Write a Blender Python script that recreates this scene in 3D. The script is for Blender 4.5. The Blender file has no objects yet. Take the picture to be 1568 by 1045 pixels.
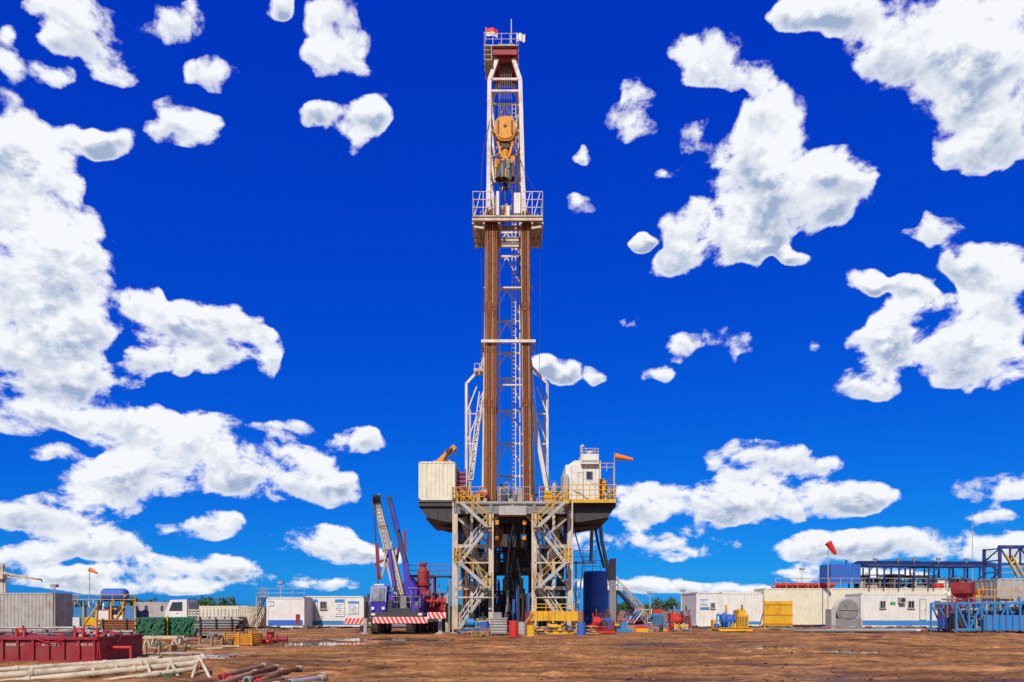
import bpy, math, random
import numpy as np
from mathutils import Vector, Matrix
rnd = random.Random(7)
F = 1045.0; EYE = 1.7
def X(px, d): return (px - 784) * d / F
def Z(py, d): return EYE + (935 - py) * d / F
def A(px, py, d): return Vector((X(px, d), d, Z(py, d)))
V = Vector
scene = bpy.context.scene

# ------------------------------------------------------------------ materials
MATS = {}
def mat(name, col, rough=0.55, metal=0.0, dirt=0.35, dcol=(0.20, 0.10, 0.045), scale=1.3, bump=0.15, streak=0.35, spec=0.4):
    m = bpy.data.materials.new(name); m.use_nodes = True
    nt = m.node_tree; N = nt.nodes; L = nt.links
    bs = N['Principled BSDF']
    geo = N.new('ShaderNodeNewGeometry')
    n1 = N.new('ShaderNodeTexNoise'); n1.inputs['Scale'].default_value = scale; n1.inputs['Detail'].default_value = 7; n1.inputs['Roughness'].default_value = 0.65
    L.new(geo.outputs['Position'], n1.inputs['Vector'])
    mp = N.new('ShaderNodeMapping'); mp.inputs['Scale'].default_value = (3.5, 3.5, 0.25)
    L.new(geo.outputs['Position'], mp.inputs['Vector'])
    n2 = N.new('ShaderNodeTexNoise'); n2.inputs['Scale'].default_value = 1.6; n2.inputs['Detail'].default_value = 5
    L.new(mp.outputs[0], n2.inputs['Vector'])
    r1 = N.new('ShaderNodeMapRange'); r1.inputs['From Min'].default_value = 0.46; r1.inputs['From Max'].default_value = 0.70; r1.inputs['To Max'].default_value = dirt
    L.new(n1.outputs['Fac'], r1.inputs['Value'])
    r2 = N.new('ShaderNodeMapRange'); r2.inputs['From Min'].default_value = 0.50; r2.inputs['From Max'].default_value = 0.72; r2.inputs['To Max'].default_value = streak
    L.new(n2.outputs['Fac'], r2.inputs['Value'])
    mx = N.new('ShaderNodeMath'); mx.operation = 'MAXIMUM'
    L.new(r1.outputs[0], mx.inputs[0]); L.new(r2.outputs[0], mx.inputs[1])
    mix = N.new('ShaderNodeMix'); mix.data_type = 'RGBA'
    mix.inputs['A'].default_value = (*col, 1); mix.inputs['B'].default_value = (*dcol, 1)
    L.new(mx.outputs[0], mix.inputs['Factor'])
    L.new(mix.outputs['Result'], bs.inputs['Base Color'])
    rr = N.new('ShaderNodeMapRange'); rr.inputs['To Min'].default_value = rough - 0.1; rr.inputs['To Max'].default_value = min(1, rough + 0.25)
    L.new(n1.outputs['Fac'], rr.inputs['Value']); L.new(rr.outputs[0], bs.inputs['Roughness'])
    bs.inputs['Metallic'].default_value = metal
    bs.inputs['Specular IOR Level'].default_value = spec
    if bump:
        n3 = N.new('ShaderNodeTexNoise'); n3.inputs['Scale'].default_value = 14; n3.inputs['Detail'].default_value = 4
        L.new(geo.outputs['Position'], n3.inputs['Vector'])
        bp = N.new('ShaderNodeBump'); bp.inputs['Strength'].default_value = bump; bp.inputs['Distance'].default_value = 0.02
        L.new(n3.outputs['Fac'], bp.inputs['Height']); L.new(bp.outputs[0], bs.inputs['Normal'])
    MATS[name] = m
    return m
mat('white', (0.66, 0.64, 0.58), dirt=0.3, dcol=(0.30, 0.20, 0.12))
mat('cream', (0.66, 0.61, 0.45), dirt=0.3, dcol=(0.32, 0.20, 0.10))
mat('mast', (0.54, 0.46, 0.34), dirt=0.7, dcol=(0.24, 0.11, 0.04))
mat('mastwhite', (0.64, 0.59, 0.50), dirt=0.55, dcol=(0.30, 0.15, 0.06))
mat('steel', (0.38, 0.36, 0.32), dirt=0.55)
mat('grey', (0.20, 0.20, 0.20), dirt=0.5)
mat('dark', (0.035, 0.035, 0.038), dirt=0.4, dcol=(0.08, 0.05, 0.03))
mat('black', (0.02, 0.02, 0.022), dirt=0.2)
mat('yellow', (0.68, 0.36, 0.010), dirt=0.5, dcol=(0.2, 0.08, 0.02))
mat('orange', (0.66, 0.25, 0.006), dirt=0.6, dcol=(0.10, 0.045, 0.02))
mat('windsock', (0.80, 0.18, 0.005), dirt=0.05)
mat('redcloth', (0.75, 0.02, 0.015), dirt=0.05)
mat('maroon', (0.26, 0.007, 0.02), dirt=0.5)
mat('red', (0.52, 0.015, 0.012), dirt=0.35)
mat('blue', (0.008, 0.11, 0.45), dirt=0.35)
mat('sky_blue', (0.015, 0.19, 0.44), dirt=0.4)
mat('navy', (0.010, 0.035, 0.15), dirt=0.2)
mat('purple', (0.04, 0.025, 0.36), rough=0.35, dirt=0.35, spec=0.6)
mat('pipe', (0.34, 0.155, 0.065), rough=0.6, dirt=0.8, dcol=(0.13, 0.055, 0.025), scale=4, streak=0.6)
mat('pipe_light', (0.48, 0.25, 0.115), rough=0.6, dirt=0.7, dcol=(0.18, 0.08, 0.035), scale=4, streak=0.6)
mat('rust', (0.24, 0.085, 0.03), rough=0.8, dirt=0.7, dcol=(0.08, 0.03, 0.015), scale=4)
mat('green', (0.006, 0.19, 0.085), dirt=0.25)
mat('timber', (0.34, 0.20, 0.09), rough=0.85, dirt=0.6)
mat('tyre', (0.022, 0.021, 0.02), rough=0.85, dirt=0.6)
mat('beigepipe', (0.54, 0.46, 0.31), dirt=0.8, dcol=(0.24, 0.12, 0.05), scale=3)
mat('glass', (0.02, 0.03, 0.045), rough=0.15, dirt=0.1, bump=0, spec=0.8)
mat('poster', (0.66, 0.69, 0.69), dirt=0.05, bump=0)
mat('posterblue', (0.03, 0.2, 0.5), dirt=0.05, bump=0)
mat('postergreen', (0.02, 0.35, 0.12), dirt=0.05, bump=0)
mat('mud', (0.20, 0.09, 0.04), rough=0.9, dirt=0.5, dcol=(0.1, 0.05, 0.02))
mat('leaf', (0.045, 0.10, 0.015), rough=0.7, dirt=0.8, dcol=(0.10, 0.16, 0.02), scale=0.6, streak=0, bump=0)
mat('bark', (0.10, 0.07, 0.045), rough=0.9, bump=0)

# ------------------------------------------------------------------ mesh builder
class B:
    def __init__(s): s.v = []; s.f = []; s.m = []; s.sm = []; s.mats = []
    def mi(s, m):
        if m not in s.mats: s.mats.append(m)
        return s.mats.index(m)
    def add(s, vs, fs, m, smooth=False):
        o = len(s.v); s.v.extend([tuple(v) for v in vs]); k = s.mi(m)
        for f in fs:
            s.f.append([i + o for i in f]); s.m.append(k); s.sm.append(smooth)
    def box(s, x0, x1, y0, y1, z0, z1, m):
        if x0 > x1: x0, x1 = x1, x0
        if y0 > y1: y0, y1 = y1, y0
        if z0 > z1: z0, z1 = z1, z0
        vs = [(x0,y0,z0),(x1,y0,z0),(x1,y1,z0),(x0,y1,z0),(x0,y0,z1),(x1,y0,z1),(x1,y1,z1),(x0,y1,z1)]
        s.add(vs, [(0,3,2,1),(4,5,6,7),(0,1,5,4),(1,2,6,5),(2,3,7,6),(3,0,4,7)], m)
    def frame_of(s, p, q):
        p, q = V(p), V(q); a = (q - p); l = a.length; a = a / max(l, 1e-9)
        up = V((0, 0, 1)) if abs(a.z) < 0.9 else V((0, 1, 0))
        u = a.cross(up).normalized(); w = u.cross(a).normalized()
        return p, q, a, u, w
    def beam(s, p, q, w, m, h=None):
        h = h or w
        p, q, a, u, t = s.frame_of(p, q); u = u * w / 2; t = t * h / 2
        vs = [p-u-t, p+u-t, p+u+t, p-u+t, q-u-t, q+u-t, q+u+t, q-u+t]
        s.add(vs, [(0,3,2,1),(4,5,6,7),(0,1,5,4),(1,2,6,5),(2,3,7,6),(3,0,4,7)], m)
    def ibeam(s, p, q, w, m, h=None):
        h = h or w
        p, q, a, u, t = s.frame_of(p, q)
        o = t * (h / 2 - h * .05)
        s.beam(p + o, q + o, w, m, h * .1); s.beam(p - o, q - o, w, m, h * .1); s.beam(p, q, w * .14, m, h * .8)
    def tube(s, p, q, r, m, n=8, r2=None, cap=True):
        r2 = r if r2 is None else r2
        p, q, a, u, t = s.frame_of(p, q)
        vs = []
        for c, rr in ((p, r), (q, r2)):
            for i in range(n):
                an = 2 * math.pi * i / n
                vs.append(c + u * (math.cos(an) * rr) + t * (math.sin(an) * rr))
        s.add(vs, [(i, i + n, (i + 1) % n + n, (i + 1) % n) for i in range(n)], m, True)
        if cap: s.add(vs, [tuple(range(n)), tuple(range(2 * n - 1, n - 1, -1))], m)
    def path(s, pts, r, m, n=6):
        for a, b in zip(pts[:-1], pts[1:]): s.tube(a, b, r, m, n)
    def lathe(s, p, axis, prof, m, n=20, smooth=False):
        p = V(p); q = p + V(axis)
        _, _, a, u, t = s.frame_of(p, q)
        vs = []
        for (h, r) in prof:
            for i in range(n):
                an = 2 * math.pi * i / n
                vs.append(p + a * h + u * (math.cos(an) * r) + t * (math.sin(an) * r))
        fs = []
        for k in range(len(prof) - 1):
            for i in range(n):
                j = (i + 1) % n
                fs.append((k*n+i, (k+1)*n+i, (k+1)*n+j, k*n+j))
        s.add(vs, fs, m, smooth)
        s.add(vs, [tuple(range(n)), tuple(range(len(vs) - 1, len(vs) - n - 1, -1))], m)
    def prism(s, poly, y0, y1, m):   # poly in (x,z)
        n = len(poly)
        vs = [(x, y0, z) for x, z in poly] + [(x, y1, z) for x, z in poly]
        s.add(vs, [tuple(range(n)), tuple(range(2*n-1, n-1, -1))] + [(i, (i+1) % n, (i+1) % n + n, i + n) for i in range(n)], m)
    def xprism(s, poly, x0, x1, m):  # poly in (y,z)
        n = len(poly)
        vs = [(x0, y, z) for y, z in poly] + [(x1, y, z) for y, z in poly]
        s.add(vs, [tuple(range(n)), tuple(range(2*n-1, n-1, -1))] + [(i, (i+1) % n, (i+1) % n + n, i + n) for i in range(n)], m)
    def rail(s, pts, m, h=1.1, r=0.025, sp=1.5, mids=2):
        pts = [V(p) for p in pts]
        for a, b in zip(pts[:-1], pts[1:]):
            l = (b - a).length; n = max(1, int(round(l / sp)))
            for i in range(n + 1):
                c = a.lerp(b, i / n); s.tube(c, c + V((0, 0, h)), r, m, 5)
            for k in range(1, mids + 1):
                o = V((0, 0, h * k / mids)); s.tube(a + o, b + o, r, m, 5)
    def lattice(s, a0, a1, b0, b1, n, r, m, cross=False, horiz=True):
        a0, a1, b0, b1 = map(V, (a0, a1, b0, b1))
        for i in range(n):
            t0, t1 = i / n, (i + 1) / n
            pa, pb = a0.lerp(a1, t0), b0.lerp(b1, t0); qa, qb = a0.lerp(a1, t1), b0.lerp(b1, t1)
            if i % 2 == 0 or cross: s.beam(pa, qb, r, m)
            if i % 2 == 1 or cross: s.beam(pb, qa, r, m)
            if horiz: s.beam(qa, qb, r * 1.2, m)
    def stairs(s, p, q, w, ms, mr, side=-1):
        p, q = V(p), V(q); n = max(3, int(abs(q.z - p.z) / 0.22))
        for y in (-w/2, w/2):
            o = V((0, y, 0)); s.beam(p + o, q + o, 0.06, ms, 0.24)
            o2 = V((0, y, 1.0)); s.tube(p + o2, q + o2, 0.028, mr, 5)
            o3 = V((0, y, 0.55)); s.tube(p + o3, q + o3, 0.022, mr, 5)
            for k in range(0, n + 1, 4):
                c = p.lerp(q, k / n) + o; s.tube(c, c + V((0, 0, 1.0)), 0.025, mr, 5)
        for k in range(n):
            c = p.lerp(q, (k + .5) / n); s.box(c.x - .14, c.x + .14, c.y - w/2 + .04, c.y + w/2 - .04, c.z - .02, c.z + .02, ms)
    def wheel(s, c, ax, r, w, m='tyre', hub='steel'):
        c = V(c); ax = V(ax).normalized()
        s.lathe(c - ax * w / 2, ax, [(0, r*.55), (0, r*.86), (w*.12, r*.97), (w*.3, r), (w*.7, r), (w*.88, r*.97), (w, r*.86), (w, r*.55)], m, 24)
        s.lathe(c - ax * (w/2 + .01), ax, [(0, r*.2), (.02, r*.22), (.05, r*.5), (.02, r*.56), (w + .02, r*.56)], hub, 18)
        for i in range(26):
            an = 2 * math.pi * i / 26
            _, _, a, u, t = s.frame_of(c, c + ax)
            d = u * math.cos(an) + t * math.sin(an)
            s.beam(c + d * r * .99 - ax * w * .45, c + d * r * .99 + ax * w * .45, 0.05, m, 0.05)
    def build(s, name, parent=None, loc=None, bevel=0):
        me = bpy.data.meshes.new(name)
        if loc is None and parent is not None: loc = parent.location.copy()
        if loc is None:
            a = np.array(s.v); loc = V(((a[:,0].min()+a[:,0].max())/2, (a[:,1].min()+a[:,1].max())/2, a[:,2].min()))
        vs = np.array(s.v) - np.array(loc)
        me.from_pydata([tuple(v) for v in vs], [], s.f)
        for m in s.mats: me.materials.append(MATS[m])
        me.polygons.foreach_set('material_index', s.m)
        me.polygons.foreach_set('use_smooth', s.sm)
        me.update()
        ob = bpy.data.objects.new(name, me); scene.collection.objects.link(ob)
        if parent is not None: ob.parent = parent
        else: ob.location = loc
        if bevel:
            md = ob.modifiers.new('bevel', 'BEVEL'); md.width = bevel; md.segments = 2; md.limit_method = 'ANGLE'
        return ob
def empty(name, loc):
    e = bpy.data.objects.new(name, None); e.location = loc; e.empty_display_size = 1
    scene.collection.objects.link(e); return e

def clutter(b, x0, x1, y0, y1, z0, z1, mats, n, seed=1):
    r = random.Random(seed); W = x1 - x0; H = z1 - z0
    for i in range(n):
        m = r.choice(mats); t = r.random()
        x = r.uniform(x0, x1); y = r.uniform(y0, y1); z = z0 + (r.random() ** 1.5) * H
        if t < .3:
            sx = min(r.uniform(.08, .22) * W, 1.2); sz = r.uniform(.1, .35) * H
            b.box(max(x0, x - sx/2), min(x1, x + sx/2), y - .3, y + .3, z0, min(z1, z0 + sz + (z - z0) * .5), m)
        elif t < .5:
            l = r.uniform(.15, .4) * W; rr = r.uniform(.03, .09)
            b.tube((max(x0, x - l/2), y, z), (min(x1, x + l/2), y, z), rr, m, 8)
            b.tube((x, y, z), (x + .05, y, z), rr * 1.8, m, 10)
            b.tube((x, y, z0), (x, y, z), rr * .8, m, 6)
        elif t < .7:
            rr = r.uniform(.05, .16); hh = r.uniform(.3, .9) * H
            b.lathe((x, y, z0), (0, 0, 1), [(0, rr), (hh*.5, rr), (hh*.5, rr*1.3), (hh*.56, rr*1.3), (hh*.56, rr), (hh*.9, rr), (hh, rr*.4)], m, 12)
        elif t < .85:
            b.beam((x, y, z0), (x + r.uniform(-.15, .15) * W, y, min(z1, z0 + r.uniform(.5, 1) * H)), r.uniform(.05, .12), m)
        else:
            rr = r.uniform(.12, .3)
            pts = [V((x + rr * math.cos(a), y, z + rr * math.sin(a))) for a in [k * math.pi / 5 for k in range(11)]]
            b.path(pts, .02, m, 5); b.tube((x, y, z), (x, y + .3, z), .03, m, 6)

def cont(name, px0, px1, pyt, d, depth, m, z0=0.15, corr=True, doors=False, stripe=None, trim=None, extra=None, pyb=None, pitch=0.26):
    x0, x1 = X(px0, d), X(px1, d); z1 = Z(pyt, d); y0, y1 = d, d + depth
    if pyb is not None: z0 = Z(pyb, d)
    e = empty(name, V(((x0+x1)/2, (y0+y1)/2, z0)))
    w = B(); w.box(x0 + .05, x1 - .05, y0 + .05, y1 - .05, z0 + .1, z1 - .03, m)
    if corr:
        n = max(3, int((x1 - x0 - .3) / pitch)); st = (x1 - x0 - .3) / n
        for i in range(n):
            a = x0 + .15 + i * st
            w.prism([(a, z0+.18), (a + st*.55, z0+.18), (a + st*.55, z1-.14), (a, z1-.14)], y0 + .055, y0 + .02, m)
        n = max(3, int((depth - .3) / pitch)); st = (depth - .3) / n
        for i in range(n):
            a = y0 + .15 + i * st
            w.box(x0 + .015, x0 + .055, a, a + st*.55, z0 + .18, z1 - .14, m)
            w.box(x1 - .055, x1 - .015, a, a + st*.55, z0 + .18, z1 - .14, m)
    w.build('walls', e)
    t = B(); tm = trim or m
    for xx in (x0, x1 - .14):
        for yy in (y0, y1 - .14): t.box(xx, xx + .14, yy, yy + .14, z0, z1, tm)
    for yy in (y0 + .002, y1 - .1):
        t.box(x0 + .14, x1 - .14, yy, yy + .1, z0, z0 + .17, tm); t.box(x0 + .14, x1 - .14, yy, yy + .1, z1 - .13, z1 - .005, tm)
    for xx in (x0 + .002, x1 - .1):
        t.box(xx, xx + .098, y0 + .14, y1 - .14, z0, z0 + .17, tm); t.box(xx, xx + .098, y0 + .14, y1 - .14, z1 - .13, z1 - .005, tm)
    for xx in (x0 - .004, x1 - .136):
        for zz in (z0 - .004, z1 - .12): t.box(xx, xx + .14, y0 - .006, y0 + .1, zz, zz + .124, 'dark' if zz < z0 + .1 else 'grey')
    if z0 < .6 and z0 > 0.02:
        for k in range(4):
            xx = x0 + (x1 - x0) * (k + .5) / 4; t.box(xx - .15, xx + .15, y0 + .1, y1 - .1, 0, z0, 'dark')
    t.build('corner_posts_and_rails', e)
    if stripe:
        s = B(); s.box(x0 + .14, x1 - .14, y0 - .012, y0 + .05, z0 + .17, z0 + .17 + stripe[1], stripe[0]); s.build('painted_stripe', e)
    if extra:
        for k, (kind, a, b_, c, dd) in enumerate(extra):
            s = B(); xa, xb, zt, zb = X(a, d), X(b_, d), Z(c, d), Z(dd, d); yy = y0
            if kind == 'window':
                s.box(xa, xb, yy - .05, yy + .02, zb, zt, 'steel'); s.box(xa + .06, xb - .06, yy - .056, yy, zb + .06, zt - .06, 'glass')
                s.box((xa+xb)/2 - .02, (xa+xb)/2 + .02, yy - .06, yy, zb + .05, zt - .05, 'steel')
                s.box(xa - .05, xb + .05, yy - .11, yy + .02, zb - .04, zb, 'steel')
            elif kind == 'door':
                s.box(xa, xb, yy - .03, yy + .02, zb, zt, 'grey'); s.box(xa + .05, xb - .05, yy - .045, yy, zb + .05, zt - .05, 'white')
                s.box(xb - .15, xb - .1, yy - .09, yy, (zb+zt)/2 - .06, (zb+zt)/2 + .06, 'dark')
            elif kind == 'ac':
                s.box(xa, xb, yy - .35, yy + .02, zb, zt, 'steel'); s.lathe(((xa+xb)/2, yy - .37, (zb+zt)/2), (0, 1, 0), [(0, (zt-zb)*.36), (.02, (zt-zb)*.4)], 'dark', 16)
            elif kind.startswith('panel_'):
                s.box(xa, xb, yy - .03, yy + .02, zb, zt, kind[6:])
            elif kind == 'poster':
                s.box(xa, xb, yy - .035, yy + .02, zb, zt, 'poster'); h = zt - zb
                s.box(xa, xb, yy - .04, yy, zt - h*.2, zt, 'posterblue')
                for q in range(6):
                    zq = zt - h * (.3 + .11 * q); xx = xa + .08
                    while xx < xb - .2:
                        l = rnd.uniform(.1, .3)
                        if rnd.random() < .8: s.box(xx, min(xb - .06, xx + l), yy - .04, yy, zq - h*.045, zq, rnd.choice(['posterblue', 'grey', 'grey', 'postergreen', 'red']))
                        xx += l + .05
            s.build({'window': 'window', 'door': 'door', 'ac': 'air_conditioner', 'poster': 'notice_board'}.get(kind, 'coloured_panel'), e)
    return e

# ================================================================== DRILLING RIG
D0 = 52.0      # front of substructure
DM = 56.0      # mast front plane
rig = empty('drilling_rig', V((0, 57, 0)))
FZ = Z(768, D0)          # drill floor level
def legx(py, side):
    if py >= 290:
        t = (765 - py) / (765 - 290); px = (741 + 7 * t) if side < 0 else (817 - 16 * t)
    else:
        t = (290 - py) / 170; px = (748 + 1.5 * t) if side < 0 else (801 - 4.5 * t)
    return X(px, DM)
def zm(py): return Z(py, DM)
mast = B(); levels = [772, 720, 668, 616, 564, 523, 472, 420, 368, 330, 290, 248, 206, 164, 124]
DB = 58.6
inset = 0.25
for side in (-1, 1):
    for a, b in zip(levels[:-1], levels[1:]):
        w = .36 if a > 300 else .32
        mast.beam((legx(a, side), DM, zm(a)), (legx(b, side), DM, zm(b)), w, 'mastwhite')
        mast.beam((legx(a, side) - side*inset, DB, zm(a)), (legx(b, side) - side*inset, DB, zm(b)), w * .7, 'mastwhite')
        xa, xb = legx(a, side), legx(b, side)
        mast.beam((xa, DM, zm(a)), (xb - side*inset, DB, zm(b)), .11, 'mastwhite')
        mast.beam((xb, DM, zm(b)), (xb - side*inset, DB, zm(b)), .13, 'mastwhite')
for i, (a, b) in enumerate(zip(levels[:-1], levels[1:])):
    la, ra = legx(a, -1) + inset, legx(a, 1) - inset; lb, rb = legx(b, -1) + inset, legx(b, 1) - inset
    mast.beam((lb, DB, zm(b)), (rb, DB, zm(b)), .15, 'mastwhite')
    cx = (lb + rb) / 2
    mast.beam((la, DB, zm(a)), (cx, DB, zm(b)), .10, 'mastwhite'); mast.beam((ra, DB, zm(a)), (cx, DB, zm(b)), .10, 'mastwhite')
for px in (765, 796): mast.beam(A(px, 772, DB - .3), A(px, 130, DB - .3), .09, 'mastwhite')
for px in (784, 789.5): mast.beam((X(px, DB-.6), DB - .6, FZ), (X(px, DB-.6), DB - .6, zm(130)), .07, 'mastwhite')
zz = FZ
while zz < zm(130):
    mast.beam((X(784, DB-.6), DB - .6, zz), (X(789.5, DB-.6), DB - .6, zz), .04, 'mastwhite'); zz += .35
for py in (122, 140): mast.beam((legx(py, -1), DM, zm(py)), (legx(py, 1), DM, zm(py)), .16, 'mastwhite')
mast.build('mast_lattice', rig)
mb = B()
mb.beam(A(737, 523, DM - 2.1), A(820, 523, DM - 2.1), .2, 'mastwhite', .22)
for px in (738.5, 818.5): mb.beam(A(px, 523, DM - 2.1), V((X(px, DM-2.1), DM, Z(523, DM-2.1))), .18, 'mast')
for py in (441, 590): mb.beam(A(741, py, DM - .35), A(816, py, DM - .35), .14, 'mastwhite', .12)
mb.build('belly_boards', rig)
cr = B()
for (pa, pb) in ((749.5, 761), (796.5, 786)):
    cr.beam(A(pa, 124, DM), A(pb, 92, DM), .32, 'mastwhite')
    cr.beam(V((X(pa, DM), DB, Z(124, DM))), V((X(pb, DM), DB, Z(92, DM))), .25, 'mast')
cr.beam(A(761, 92, DM), A(786, 92, DM), .3, 'maroon')
for y in (DM - .3, DB + .2):
    cr.box(X(755, DM), X(792, DM), y - .12, y + .12, Z(90, DM), Z(80, DM), 'maroon')
cr.prism([(X(757, DM), Z(80, DM)), (X(791, DM), Z(80, DM)), (X(787, DM), Z(73, DM)), (X(762, DM), Z(73, DM))], DM - .1, DB, 'maroon')
cr.box(X(742, DM), X(794, DM), DM - .6, DB + .5, Z(79.5, DM), Z(78, DM), 'steel')
for i in range(5):
    xx = X(765 + i * 4.2, DM); cr.lathe((xx, DM + .9, Z(86, DM)), (1, 0, 0), [(0, .75), (.06, .62), (.12, .75)], 'grey', 20)
cr.rail([(X(742, DM), DB + .4, Z(78, DM)), (X(742, DM), DM - .6, Z(78, DM)), (X(794, DM), DM - .6, Z(78, DM)), (X(794, DM), DB + .4, Z(78, DM))], 'mastwhite', 0.9, .025, .7)
cr.rail([(X(742, DM), DM - .6, Z(100, DM)), (X(753, DM), DM - .6, Z(100, DM))], 'mastwhite', 1.1, .025, .5, 3)
cr.rail([(X(742, DM), DM + .6, Z(100, DM)), (X(742, DM), DM - .6, Z(100, DM))], 'mastwhite', 2.2, .025, .5, 4)
cr.box(X(742, DM), X(754, DM), DM - .6, DM + .6, Z(101, DM), Z(100, DM), 'steel')
cr.beam(A(757, 80, DM - .35), A(765, 66, DM - .1), .1, 'orange'); cr.beam(A(790, 80, DM - .35), A(783, 66, DM - .1), .1, 'orange')
cr.beam(A(773, 78, DM - .35), A(764, 72, DM - .2), .1, 'orange'); cr.beam(A(773, 78, DM - .35), A(783, 72, DM - .2), .1, 'orange')
cr.beam(A(763, 70, DM), A(788, 70, DM), .12, 'mast')
cr.tube(A(783, 80, DM), A(783, 30, DM), .04, 'mastwhite', 6)
cr.tube(A(744, 80, DM), A(744, 42, DM), .035, 'steel', 6)
cr.tube(A(791, 80, DM), A(791, 50, DM), .035, 'steel', 6)
cr.build('crown_block', rig)
def flag(name, px0, px1, pt, pb, d, ms, ph):
    b = B(); n = 14
    for j, (m, a0, a1) in enumerate(ms):
        vs = []
        for i in range(n + 1):
            t = i / n; x = X(px0 + (px1 - px0) * t, d); y = d + .10 * math.sin(t * 8 + ph) * t ** .5; dz = .05 * math.sin(t * 6 + ph) * t - .05 * t
            for a in (a0, a1): vs.append((x, y, Z(pt + (pb - pt) * a, d) + dz))
        b.add(vs, [(2*i, 2*i+2, 2*i+3, 2*i+1) for i in range(n)], m, True)
    b.build(name, rig)
flag('indonesian_flag', 744, 762, 43, 55, DM - .1, [('redcloth', 0, .5), ('white', .5, 1)], 0)
flag('company_flag', 791, 804, 51, 63, DM - .1, [('white', 0, 1)], 1)
# ---- travelling block, hook, top drive
tb = B(); cx = X(773.5, DM); yb = DM + .5
poly = []
cz = Z(196, DM); rx = .88; rz = 1.02
for i in range(24):
    a = 2 * math.pi * i / 24; k_ = 1 - .12 * max(0, -math.sin(a)); poly.append((cx + k_ * rx * math.copysign(abs(math.cos(a)) ** .7, math.cos(a)), cz + rz * math.copysign(abs(math.sin(a)) ** .8, math.sin(a))))
tb.prism(poly, yb - .45, yb + .45, 'orange')
poly2 = [(cx + (x - cx) * .86, cz + (z - cz) * .86) for x, z in poly]; tb.prism(poly2, yb - .52, yb - .45, 'orange')
tb.lathe((cx, yb - .58, cz + .15), (0, 1, 0), [(0, .10), (.06, .14)], 'dark', 14)
for sx in (-1, 1):
    tb.box(cx + sx*.86, cx + sx*.98, yb - .2, yb + .2, cz - .2, cz + .3, 'orange')
    tb.box(cx + sx*.5, cx + sx*.62, yb - .56, yb - .5, cz - .5, cz + .6, 'dark')
tb.beam((cx - .35, yb, cz - .9), (cx - .5, yb, cz - 1.9), .2, 'orange'); tb.beam((cx + .35, yb, cz - .9), (cx + .5, yb, cz - 1.9), .2, 'orange')
tb.box(cx - .32, cx + .32, yb - .3, yb + .3, cz - 1.5, cz - .85, 'dark')
tb.lathe((cx, yb, cz - 2.5), (0, 0, 1), [(0, .2), (.2, .35), (.7, .38), (1.0, .22)], 'orange', 16)
zt = Z(240, DM); zb_ = Z(274, DM)
tb.box(cx - .45, cx + .45, yb - .35, yb + .35, zt - .6, zt + .1, 'orange')
tb.box(cx + .48, cx + .80, yb - .3, yb + .3, zt - 1.2, zt + .2, 'orange')
tb.box(cx - .80, cx - .48, yb - .3, yb + .3, zt - 1.5, zt - .1, 'orange')
for sx in (-1, 1):
    tb.beam((cx + sx*.62, yb - .35, zt + 1.3), (cx + sx*.3, yb - .35, zt), .16, 'orange')
    tb.beam((cx + sx*.7, yb - .3, zt - 1.2), (cx + sx*.35, yb - .2, zb_ - .6), .12, 'dark')
tb.lathe((cx, yb, zb_ - .2), (0, 0, 1), [(0, .16), (.3, .3), (.8, .42), (1.3, .42), (1.5, .25)], 'orange', 16)
tb.lathe((cx, yb, zb_ - 1.6), (0, 0, 1), [(0, .1), (1.0, .1), (1.0, .2), (1.5, .2)], 'dark', 12)
clutter(tb, cx - .75, cx + .75, yb - .5, yb - .35, zb_, zt + .4, ['orange', 'dark', 'grey', 'dark', 'dark'], 26, 5)
tb.build('travelling_block_and_top_drive', rig)
ln = B()
for i in range(8):
    o = -.55 + i * .157; ln.tube((cx + o, yb, cz + .6), (cx + o * .9, yb, Z(90, DM)), .022, 'grey', 5)
def hang(b, p, q, sag, r, m, n=10, side=(0,0,-1)):
    pts = [V(p).lerp(V(q), i/n) + V(side) * sag * 4 * (i/n) * (1 - i/n) for i in range(n+1)]; b.path(pts, r, m, 5)
hang(ln, A(756, 165, DM), A(737, 292, DM - 1), .3, .025, 'dark', side=(-1, 0, 0))
hang(ln, A(790, 205, DM), A(826, 300, DM - 1), .4, .022, 'dark', side=(-1, 0, -.3))
hang(ln, A(795, 140, DM), A(812, 560, DM + 1), .3, .018, 'dark')
hang(ln, A(757, 140, DM), A(735, 560, DM + 1), .3, .018, 'dark')
ln.tube(A(828, 300, DM - 1), A(826, 560, DM - 1), .018, 'dark', 5); ln.tube(A(826, 560, DM - 1), A(843, 770, DM - 1), .018, 'dark', 5)
ln.tube(A(735, 300, DM - 1), A(739, 560, DM - 1), .018, 'dark', 5)
hang(ln, A(793, 285, DM), A(800, 600, DM + 1.4), .6, .05, 'dark')
ln.build('drilling_lines_and_hoses', rig)
# ---- monkeyboard
mk = B(); d = DM - 2.4; zf = Z(330, d)
mk.box(X(724, d), X(765, d), d, DM + 1.5, zf - .1, zf, 'mast'); mk.box(X(797, d), X(831, d), d, DM + 1.5, zf - .1, zf, 'mast')
mk.box(X(765, d), X(797, d), d, d + .8, zf - .1, zf, 'mast')
for y in (d, d + 1.3, DM + .6, DM + 1.5): mk.ibeam((X(723, d), y, zf - .28), (X(831.5, d), y, zf - .28), .18, 'mast', .34)
for px in (724, 741, 764, 798, 815, 831): mk.beam((X(px, d), d, zf - .6), (X(px, d), DM + 1.5, zf - .5), .12, 'mast')
for px in (727, 738, 816, 828): mk.beam((X(px, d), d + .1, zf - .3), (X(px + (10 if px < 780 else -10), d), DM, zf - 1.2), .12, 'mast')
mk.beam(A(726, 348, d + .2), A(741, 350, d + .2), .16, 'mast'); mk.beam(A(814, 350, d + .2), A(829, 348, d + .2), .16, 'mast')
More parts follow.
